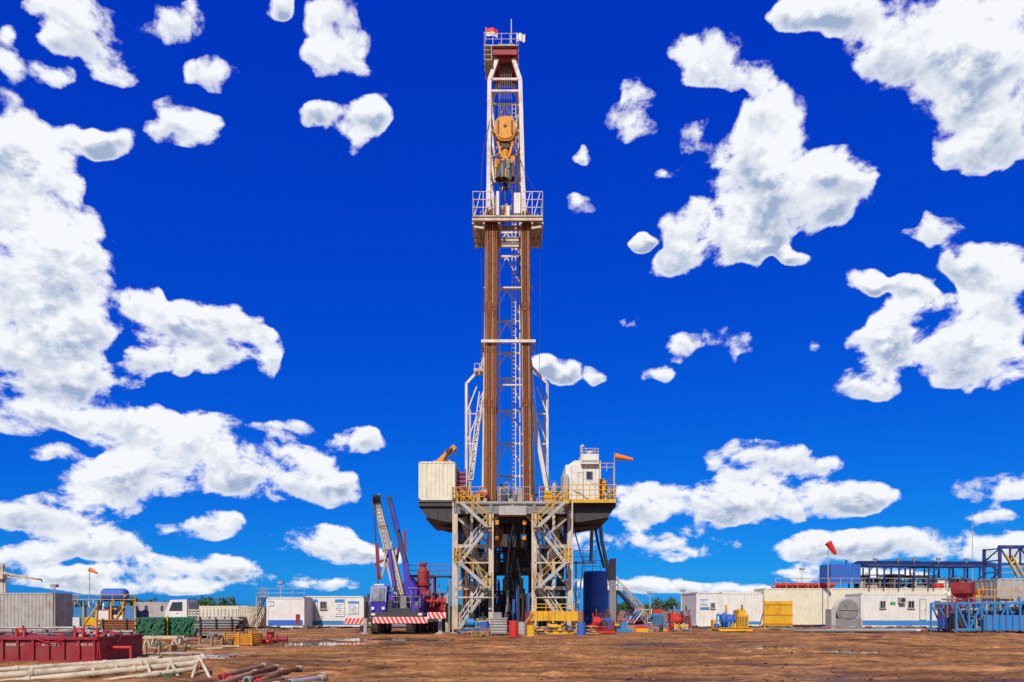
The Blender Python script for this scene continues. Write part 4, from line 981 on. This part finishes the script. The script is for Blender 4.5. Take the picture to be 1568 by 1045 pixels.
# ================================================================== trees
R = random.Random(4)
def tree(tl, x, y, h):
    tl.tube((x, y, 0), (x, y, h*.5), .18, 'bark', 6, .09)
    for k in range(4):
        a = R.uniform(0, 6.28); tl.tube((x, y, h*R.uniform(.3, .5)), (x + math.cos(a)*h*.25, y + math.sin(a)*h*.25, h*.75), .07, 'bark', 5, .03)
    lobes = [(x + R.uniform(-.3, .3)*h, y + R.uniform(-.3, .3)*h, h*R.uniform(.45, .85), h*R.uniform(.13, .24)) for _ in range(7)]
    for (lx, ly, lz, lr) in lobes:
        for _ in range(55):
            v = V((R.gauss(0, 1), R.gauss(0, 1), R.gauss(0, 1))).normalized() * lr * R.uniform(.6, 1.08); c_ = V((lx, ly, lz)) + v
            n = V((R.gauss(0, 1), R.gauss(0, 1), R.gauss(0, 1))).normalized(); u = n.orthogonal().normalized() * h*.035; w = n.cross(u).normalized() * h*.035
            tl.add([c_-u-w, c_+u-w, c_+u*.6+w, c_-u*.6+w], [(0,1,2,3)], 'leaf')
tl = B()
for i in range(80):
    y = R.uniform(190, 270); tree(tl, X(R.uniform(-120, 1700), y), y, R.uniform(3, 5))
for px, h in ((198, 5.0), (215, 4.6), (232, 4.8), (258, 5.0), (305, 5.2), (120, 5), (1010, 5.0), (1030, 5)):
    tree(tl, X(px, 170), 170, h)
tl.build('distant_tree_row')
tl = B(); tree(tl, X(342, 130), 130, 4.6); tree(tl, X(320, 140), 140, 4.4); tl.build('tree_clump')

# ================================================================== ground
def vnoise(x, y, s, seed):
    g = np.random.RandomState(seed).rand(256, 256); xs, ys = x / s, y / s
    xi, yi = np.floor(xs).astype(int), np.floor(ys).astype(int); fx, fy = xs - xi, ys - yi
    fx = fx*fx*(3-2*fx); fy = fy*fy*(3-2*fy)
    a = g[xi % 256, yi % 256]; b = g[(xi+1) % 256, yi % 256]; c = g[xi % 256, (yi+1) % 256]; d = g[(xi+1) % 256, (yi+1) % 256]
    return (a*(1-fx)+b*fx)*(1-fy) + (c*(1-fx)+d*fx)*fy - .5
def gridmesh(name, co, nx, ny):
    idx = np.arange(nx*ny).reshape(ny, nx); fc = np.stack([idx[:-1, :-1], idx[:-1, 1:], idx[1:, 1:], idx[1:, :-1]], -1).reshape(-1, 4)
    me = bpy.data.meshes.new(name); me.vertices.add(len(co)); me.vertices.foreach_set('co', co.astype(np.float32).ravel()); me.loops.add(fc.size); me.loops.foreach_set('vertex_index', fc.ravel().astype(np.int32))
    me.polygons.add(len(fc)); me.polygons.foreach_set('loop_start', np.arange(0, fc.size, 4, dtype=np.int32)); me.polygons.foreach_set('loop_total', np.full(len(fc), 4, np.int32)); me.update(calc_edges=True)
    me.polygons.foreach_set('use_smooth', np.ones(len(fc), bool)); ob = bpy.data.objects.new(name, me); scene.collection.objects.link(ob); return ob, me
xs = np.concatenate([-np.geomspace(3000, 45, 24), np.arange(-40, 40.01, .13), np.geomspace(45, 3000, 24)])
ys = np.concatenate([[-600, -200, -60, -20, 0, 6], np.arange(10, 40, .10), np.arange(40, 62, .25), np.geomspace(63, 4000, 40)])
GX, GY = np.meshgrid(xs, ys, indexing='xy')
H = .13*vnoise(GX, GY, 7, 2) + .08*vnoise(GX, GY*1.6, 1.6, 3) + .07*vnoise(GX, GY*1.6, .6, 4) + .055*vnoise(GX, GY*1.3, .28, 5)
for k, (yc, am, wv) in enumerate(((20.5, 1.2, 30), (22.3, 1.0, 34), (26, 2.2, 50), (28.1, 2.2, 50), (33, 3, 60), (36, 2, 40), (40.5, 1.5, 60), (24.2, 3, 70), (44, 1, 50), (30.4, 1.8, 45), (18.5, .6, 25), (38.2, 2.5, 55))):
    c_ = yc + am * np.sin(GX / wv * 6.28 + k * 1.7) + .12 * vnoise(GX, GY, 2, 20 + k); dd = GY - c_
    tread = .5 + .5*np.sin(GX * 6.28 / .42); fade_ = np.clip(.6 + 2*vnoise(GX, GY, 9, 60 + k), 0.1, 1)
    H += fade_ * (-.085*np.exp(-(dd/.24)**2) * (.7 + .3*tread) + .05*np.exp(-((np.abs(dd) - .42)/.16)**2))
puds = [(X(505, 36), 36, 3.0, 1.5), (X(1325, 28.5), 28.5, 2.2, .9), (X(1170, 31.5), 31.5, 1.5, .7), (X(620, 40), 40, 3.0, .9), (X(1235, 27.5), 27.5, 1.3, .5), (X(1010, 33), 33, 1.3, .6), (X(1440, 33), 33, 2.0, .7), (X(560, 42), 42, 2.0, .8)]
for (px_, py_, ra, rb) in puds:
    q = ((GX-px_)/ra)**2 + ((GY-py_)/rb)**2; H -= .19*np.exp(-q*1.1)
fade = np.clip((65 - GY)/12, 0, 1) * np.clip((45 - np.abs(GX))/8, 0, 1) * np.clip((GY-8)/4, 0, 1); H = H * fade
H *= 1 - .8*np.clip(1.6 - ((GX)/16)**2 - ((GY-55)/9)**2, 0, 1)
g, me = gridmesh('ground', np.stack([GX, GY, H], -1).reshape(-1, 3), len(xs), len(ys))
m = bpy.data.materials.new('dirt'); m.use_nodes = True; nt = m.node_tree; N = nt.nodes; L = nt.links; bs = N['Principled BSDF']
geo = N.new('ShaderNodeNewGeometry')
def noise(scale, detail=6, vec=None, rough=.6, dist=0):
    n = N.new('ShaderNodeTexNoise'); n.inputs['Scale'].default_value = scale; n.inputs['Detail'].default_value = detail; n.inputs['Roughness'].default_value = rough; n.inputs['Distortion'].default_value = dist
    L.new(vec or geo.outputs['Position'], n.inputs['Vector']); return n
def ramp(inp, stops):
    r = N.new('ShaderNodeValToRGB'); e = r.color_ramp.elements
    while len(e) < len(stops): e.new(.5)
    for i, (p, c_) in enumerate(stops): e[i].position = p; e[i].color = (*c_, 1)
    L.new(inp, r.inputs[0]); return r
def mixc(f, a, b, mode='MIX'):
    x = N.new('ShaderNodeMix'); x.data_type = 'RGBA'; x.blend_type = mode
    if isinstance(f, float): x.inputs['Factor'].default_value = f
    else: L.new(f, x.inputs['Factor'])
    L.new(a, x.inputs['A']); L.new(b, x.inputs['B']); return x.outputs['Result']
n1 = noise(.22, 8); r1 = ramp(n1.outputs['Fac'], [(.3, (.15, .062, .020)), (.44, (.29, .120, .034)), (.56, (.42, .19, .065)), (.68, (.14, .060, .022))])
mp = N.new('ShaderNodeMapping'); mp.inputs['Scale'].default_value = (.22, 1.5, 1); L.new(geo.outputs['Position'], mp.inputs['Vector'])
n2 = noise(.9, 7, mp.outputs[0], .65, .6); r2 = ramp(n2.outputs['Fac'], [(.36, (.30, .30, .31)), (.5, (.92, .90, .88)), (.64, (1.45, 1.4, 1.35))])
c1_ = mixc(.9, r1.outputs[0], r2.outputs[0], 'MULTIPLY')
n3 = noise(5, 8); r3 = ramp(n3.outputs['Fac'], [(.3, (.38, .38, .40)), (.5, (.95, .95, .95)), (.7, (1.35, 1.32, 1.28))]); c2_ = mixc(.85, c1_, r3.outputs[0], 'MULTIPLY')
sx = N.new('ShaderNodeSeparateXYZ'); L.new(geo.outputs['Position'], sx.inputs[0])
mr = N.new('ShaderNodeMapRange'); mr.inputs['From Min'].default_value = -.015; mr.inputs['From Max'].default_value = -.07; L.new(sx.outputs['Z'], mr.inputs['Value'])
dk = N.new('ShaderNodeRGB'); dk.outputs[0].default_value = (.07, .033, .017, 1); f_ = N.new('ShaderNodeMath'); f_.operation = 'MULTIPLY'; f_.inputs[1].default_value = .8; L.new(mr.outputs[0], f_.inputs[0])
c3_ = mixc(f_.outputs[0], c2_, dk.outputs[0]); L.new(c3_, bs.inputs['Base Color'])
rr = N.new('ShaderNodeMapRange'); rr.inputs['To Min'].default_value = .92; rr.inputs['To Max'].default_value = .38; L.new(mr.outputs[0], rr.inputs['Value']); L.new(rr.outputs[0], bs.inputs['Roughness']); bs.inputs['Specular IOR Level'].default_value = .25
n4 = noise(9, 8, None, .7); bp_ = N.new('ShaderNodeBump'); bp_.inputs['Strength'].default_value = .9; bp_.inputs['Distance'].default_value = .07; L.new(n4.outputs['Fac'], bp_.inputs['Height']); L.new(bp_.outputs[0], bs.inputs['Normal'])
me.materials.append(m)
m = bpy.data.materials.new('water'); m.use_nodes = True; nt = m.node_tree; N = nt.nodes; L = nt.links; bs = N['Principled BSDF']; bs.inputs['Base Color'].default_value = (.24, .15, .09, 1); bs.inputs['Roughness'].default_value = .05; bs.inputs['Specular IOR Level'].default_value = 1.0
n_ = N.new('ShaderNodeTexNoise'); n_.inputs['Scale'].default_value = 6; b_ = N.new('ShaderNodeBump'); b_.inputs['Strength'].default_value = .05; L.new(n_.outputs['Fac'], b_.inputs['Height']); L.new(b_.outputs[0], bs.inputs['Normal']); MATS['water'] = m
for (px_, py_, ra, rb) in puds:
    b = B(); n = 32; b.add([(px_ + ra*1.4*math.cos(a), py_ + rb*1.4*math.sin(a), -.055) for a in [2*math.pi*i/n for i in range(n)]], [tuple(range(n))], 'water'); b.build('puddle')
R = random.Random(12); b = B()
for i in range(2600):
    d = R.uniform(15.5, 48); x = X(R.uniform(-20, 1600), d); s = R.uniform(.015, .07) * R.uniform(.5, 1.3); vs = []
    for (ux, uy, uz) in ((1,0,0),(0,1,0),(-1,0,0),(0,-1,0),(0,0,1),(0,0,-1)):
        k = s*R.uniform(.7, 1.4); vs.append((x+ux*k, d+uy*k, .0+uz*k*.8))
    b.add(vs, [(0,1,4),(1,2,4),(2,3,4),(3,0,4),(1,0,5),(2,1,5),(3,2,5),(0,3,5)], 'mud')
b.build('mud_clods', loc=V((0, 0, 0)))

# ================================================================== sky
SEL = math.radians(42); SAZ = math.radians(198)
def sky_nodes(nt, dirv, cover, vert, az):
    """Nishita sky with cumulus; returns colour output (used at strength 0.1)"""
    N = nt.nodes; L = nt.links
    sky = N.new('ShaderNodeTexSky'); sky.sky_type = 'NISHITA'; sky.sun_disc = False; sky.sun_elevation = SEL; sky.sun_rotation = SAZ; sky.air_density = 1.0; sky.dust_density = .3; sky.ozone_density = 3
    L.new(dirv, sky.inputs[0]) if len(sky.inputs) else None
    def M(op, a, b=None, c=None, clamp=False):
        n = N.new('ShaderNodeMath'); n.operation = op; n.use_clamp = clamp
        for i, v in enumerate((a, b, c)):
            if v is None: continue
            if isinstance(v, (int, float)): n.inputs[i].default_value = v
            else: L.new(v, n.inputs[i])
        return n.outputs[0]
    def VM(op, a, b=None, c=None):
        n = N.new('ShaderNodeVectorMath'); n.operation = op
        for i, v in enumerate((a, b, c)):
            if v is None: continue
            if isinstance(v, tuple): n.inputs[i].default_value = v
            else: L.new(v, n.inputs[i])
        return n.outputs[0]
    def MR(v, a, b, smooth=False):
        n = N.new('ShaderNodeMapRange'); n.inputs['From Min'].default_value = a; n.inputs['From Max'].default_value = b
        if smooth: n.interpolation_type = 'SMOOTHSTEP'
        L.new(v, n.inputs['Value']); return n.outputs[0]
    sc = N.new('ShaderNodeSeparateColor'); L.new(VM('MULTIPLY', sky.outputs[0], (.1, .1, .1)), sc.inputs[0])
    cc0 = N.new('ShaderNodeCombineColor')
    L.new(M('MULTIPLY', M('POWER', sc.outputs[0], 2.0), .4), cc0.inputs[0])
    L.new(M('MULTIPLY', M('POWER', sc.outputs[1], 1.17), 3.85), cc0.inputs[1])
    L.new(M('MULTIPLY', M('POWER', sc.outputs[2], .41), 9.0), cc0.inputs[2])
    st_ = VM('MULTIPLY', dirv, (1, 1, 1.4))
    def wn(scale, det, vec, rough=.58, dist=0.0):
        n = N.new('ShaderNodeTexNoise'); n.inputs['Scale'].default_value = scale; n.inputs['Detail'].default_value = det; n.inputs['Roughness'].default_value = rough; n.inputs['Distortion'].default_value = dist; L.new(vec, n.inputs['Vector']); return n.outputs['Fac']
    sp = N.new('ShaderNodeSeparateXYZ'); L.new(dirv, sp.inputs[0])
    ng = wn(2.2, 2, st_); gen = M('MULTIPLY', M('MULTIPLY_ADD', ng, 3.4, -1.45, True), M('MAXIMUM', MR(M('ABSOLUTE', az), .70, .95), MR(sp.outputs[2], .70, .82)))
    field = M('MAXIMUM', cover, gen) if cover is not None else gen
    # keep the open blue free of stray fragments
    presence = MR(field, .02, .35)
    nd = wn(14, 12, st_, .60, .2)
    off = VM('ADD', st_, (-.004, 0, .013))
    nd2 = wn(14, 6, off, .60, .2)
    big = wn(20, 7, VM('ADD', st_, (3, 1, 0)), .62)
    dens = M('ADD', M('ADD', field, M('MULTIPLY_ADD', nd, 2.7, -1.35)), M('MULTIPLY_ADD', presence, .5, -.5))
    al = MR(dens, .26, .60, True)
    core = MR(dens, .42, 1.0)
    relief = M('MULTIPLY', M('SUBTRACT', nd2, nd), 6.0)
    sh = M('ADD', relief, M('MULTIPLY_ADD', big, 3.6, -1.62))
    if vert is not None: sh = M('ADD', sh, M('MULTIPLY_ADD', vert, -2.2, .10))
    sh = M('MULTIPLY', sh, core); sh = M('MINIMUM', M('MAXIMUM', sh, 0), .9)
    cc = N.new('ShaderNodeMix'); cc.data_type = 'RGBA'; cc.inputs['A'].default_value = (9.2, 9.4, 9.8, 1); cc.inputs['B'].default_value = (2.9, 3.9, 5.9, 1); L.new(sh, cc.inputs['Factor'])
    fm = N.new('ShaderNodeMix'); fm.data_type = 'RGBA'; L.new(al, fm.inputs['Factor']); L.new(cc0.outputs[0], fm.inputs['A']); L.new(cc.outputs['Result'], fm.inputs['B'])
    return fm.outputs['Result']
w = bpy.data.worlds.new('World'); scene.world = w; w.use_nodes = True; nt = w.node_tree; N = nt.nodes; L = nt.links
for n in list(N): N.remove(n)
out = N.new('ShaderNodeOutputWorld'); bg = N.new('ShaderNodeBackground'); L.new(bg.outputs[0], out.inputs[0]); bg.inputs['Strength'].default_value = .1
tc = N.new('ShaderNodeTexCoord'); sp = N.new('ShaderNodeSeparateXYZ'); L.new(tc.outputs['Generated'], sp.inputs[0])
a2 = N.new('ShaderNodeMath'); a2.operation = 'ARCTAN2'; L.new(sp.outputs[0], a2.inputs[0]); L.new(sp.outputs[1], a2.inputs[1])
L.new(sky_nodes(nt, tc.outputs['Generated'], None, None, a2.outputs[0]), bg.inputs['Color'])

blobs = [
 (20,200,50,60),(40,270,70,80),(50,370,100,90),(70,430,100,110),(50,530,110,85),(150,585,80,25),(110,590,60,22),
 (140,40,64,46),(95,10,60,22),(180,105,42,24),(260,35,54,30),(65,115,42,24),(8,100,20,55),(75,60,18,14),(325,110,34,24),(265,188,52,26),(322,200,26,18),(160,222,40,20),(108,205,20,12),
 (510,25,40,46),(515,85,44,28),(560,105,18,14),(535,178,58,22),(485,178,34,16),(575,165,22,20),(425,10,14,22),(545,212,18,16),
 (212,463,34,18),(250,488,55,26),(330,510,68,36),(397,542,38,30),(300,552,50,16),(225,545,28,22),
 (60,640,85,22),(190,650,70,28),(285,690,115,58),(190,740,105,34),(430,722,95,42),(505,750,46,24),(80,692,45,10),(90,785,115,24),(545,675,42,15),(440,660,50,8),(300,805,75,20),(140,832,100,18),(470,828,70,22),(555,852,64,16),(300,870,130,18),(100,882,110,11),(480,890,90,10),(30,850,60,14),(210,900,120,7),
 (1300,15,115,40),(1420,60,120,80),(1480,150,85,85),(1550,190,45,50),(1230,25,50,20),(1490,235,42,28),(1540,60,90,90),
 (1095,95,66,40),(1065,68,34,20),(985,140,30,26),(965,185,38,24),(1150,112,34,18),
 (1190,170,46,34),(1140,225,95,55),(1190,285,115,75),(1100,355,82,50),(1055,402,50,24),(1285,275,54,50),(1020,262,30,18),(1160,370,46,26),
 (893,320,24,12),(890,240,13,8),(850,562,48,15),(965,497,24,8),(1045,530,30,17),(1120,518,38,17),(1010,567,28,8),(1240,520,10,8),(1130,545,18,7),(918,580,12,6),(978,368,9,6),
 (1430,352,42,15),(1515,400,70,30),(1550,440,55,60),(1400,440,32,12),(1335,435,34,13),(1440,500,105,46),(1350,530,46,34),(1490,550,90,42),(1320,590,62,17),(1225,397,20,8),
 (1165,702,88,26),(1265,712,26,9),(1040,772,108,32),(1190,765,130,32),(1325,757,50,20),(1500,740,85,26),(1000,832,140,20),(1270,840,80,22),(1400,832,100,22),(1520,835,75,20),(1120,902,80,6),(960,895,90,9),(1500,790,55,10),(1300,880,120,8),
]
azs = np.radians(np.arange(-64, 64.01, .16)); els = np.radians(np.arange(-2, 58, .16))
AZ, EL = np.meshgrid(azs, els, indexing='xy')
T = np.maximum(np.cos(AZ), .2); PX = 784 + F*np.tan(AZ); PY = 935 - F*np.tan(EL)/T
sc_ = np.clip((935 - PY)/500, .3, 1)
PXw = PX + 22*sc_*vnoise(PX, PY, 55, 101) + 18*sc_*vnoise(PX, PY, 22, 103); PYw = PY + 18*sc_*vnoise(PX, PY, 50, 102) + 16*sc_*vnoise(PX, PY, 20, 104)
acc = np.zeros_like(AZ); av = np.zeros_like(AZ)
for (bx_, by_, rx_, ry_) in blobs:
    wt = min(1.0, .55 + .45*(rx_*ry_)**.5/55)
    dx = (PXw - bx_); dy = (PYw - by_); gq = wt*np.clip(1 - np.sqrt((dx/(rx_*1.25+11))**2 + (dy/(ry_*1.25+9))**2), 0, 1)
    acc += gq; av += gq * (-dy/(ry_*1.3))
av = av/(acc + .12); cov = 1.02*(1 - np.exp(-acc*1.5))
fade = np.clip((1.0 - np.abs(AZ))/.15, 0, 1); cov = cov*fade
RD = 2600.0
co = np.stack([RD*np.sin(AZ)*np.cos(EL), RD*np.cos(AZ)*np.cos(EL), RD*np.sin(EL)], -1).reshape(-1, 3)
so_, sme = gridmesh('sky', co, len(azs), len(els))
for nm, arr in (('cloud_cover', cov), ('cloud_height', av)):
    at = sme.attributes.new(nm, 'FLOAT', 'POINT'); at.data.foreach_set('value', arr.ravel().astype(np.float32))
m = bpy.data.materials.new('sky_with_clouds'); m.use_nodes = True; nt = m.node_tree; N = nt.nodes; L = nt.links
for n in list(N): N.remove(n)
out = N.new('ShaderNodeOutputMaterial'); em = N.new('ShaderNodeEmission'); em.inputs['Strength'].default_value = .1; L.new(em.outputs[0], out.inputs[0])
geo = N.new('ShaderNodeNewGeometry'); nv = N.new('ShaderNodeVectorMath'); nv.operation = 'NORMALIZE'; L.new(geo.outputs['Position'], nv.inputs[0])
sp = N.new('ShaderNodeSeparateXYZ'); L.new(nv.outputs[0], sp.inputs[0]); a2 = N.new('ShaderNodeMath'); a2.operation = 'ARCTAN2'; L.new(sp.outputs[0], a2.inputs[0]); L.new(sp.outputs[1], a2.inputs[1])
a_c = N.new('ShaderNodeAttribute'); a_c.attribute_name = 'cloud_cover'; a_v = N.new('ShaderNodeAttribute'); a_v.attribute_name = 'cloud_height'
L.new(sky_nodes(nt, nv.outputs[0], a_c.outputs['Fac'], a_v.outputs['Fac'], a2.outputs[0]), em.inputs['Color'])
try: m.cycles.emission_sampling = 'NONE'
except Exception as ex: print(ex)
sme.materials.append(m)
# sun
sd = bpy.data.lights.new('sun', 'SUN'); sd.energy = 4.7; sd.angle = math.radians(.5); sd.color = (1, .94, .83)
so = bpy.data.objects.new('sun', sd); scene.collection.objects.link(so)
sv = V((math.sin(SAZ)*math.cos(SEL), math.cos(SAZ)*math.cos(SEL), math.sin(SEL))); so.rotation_euler = sv.to_track_quat('Z', 'Y').to_euler(); so.location = (0, 0, 80)
# camera
cam = bpy.data.cameras.new('camera'); co_ = bpy.data.objects.new('camera', cam); scene.collection.objects.link(co_); scene.camera = co_
co_.location = (0, 0, EYE); co_.rotation_euler = (math.radians(90), 0, 0); cam.lens = F/1568*36; cam.sensor_width = 36; cam.shift_y = (935 - 522.5)/1568; cam.clip_start = .1; cam.clip_end = 8000
scene.view_settings.view_transform = 'Standard'; scene.view_settings.look = 'None'; scene.view_settings.exposure = 0
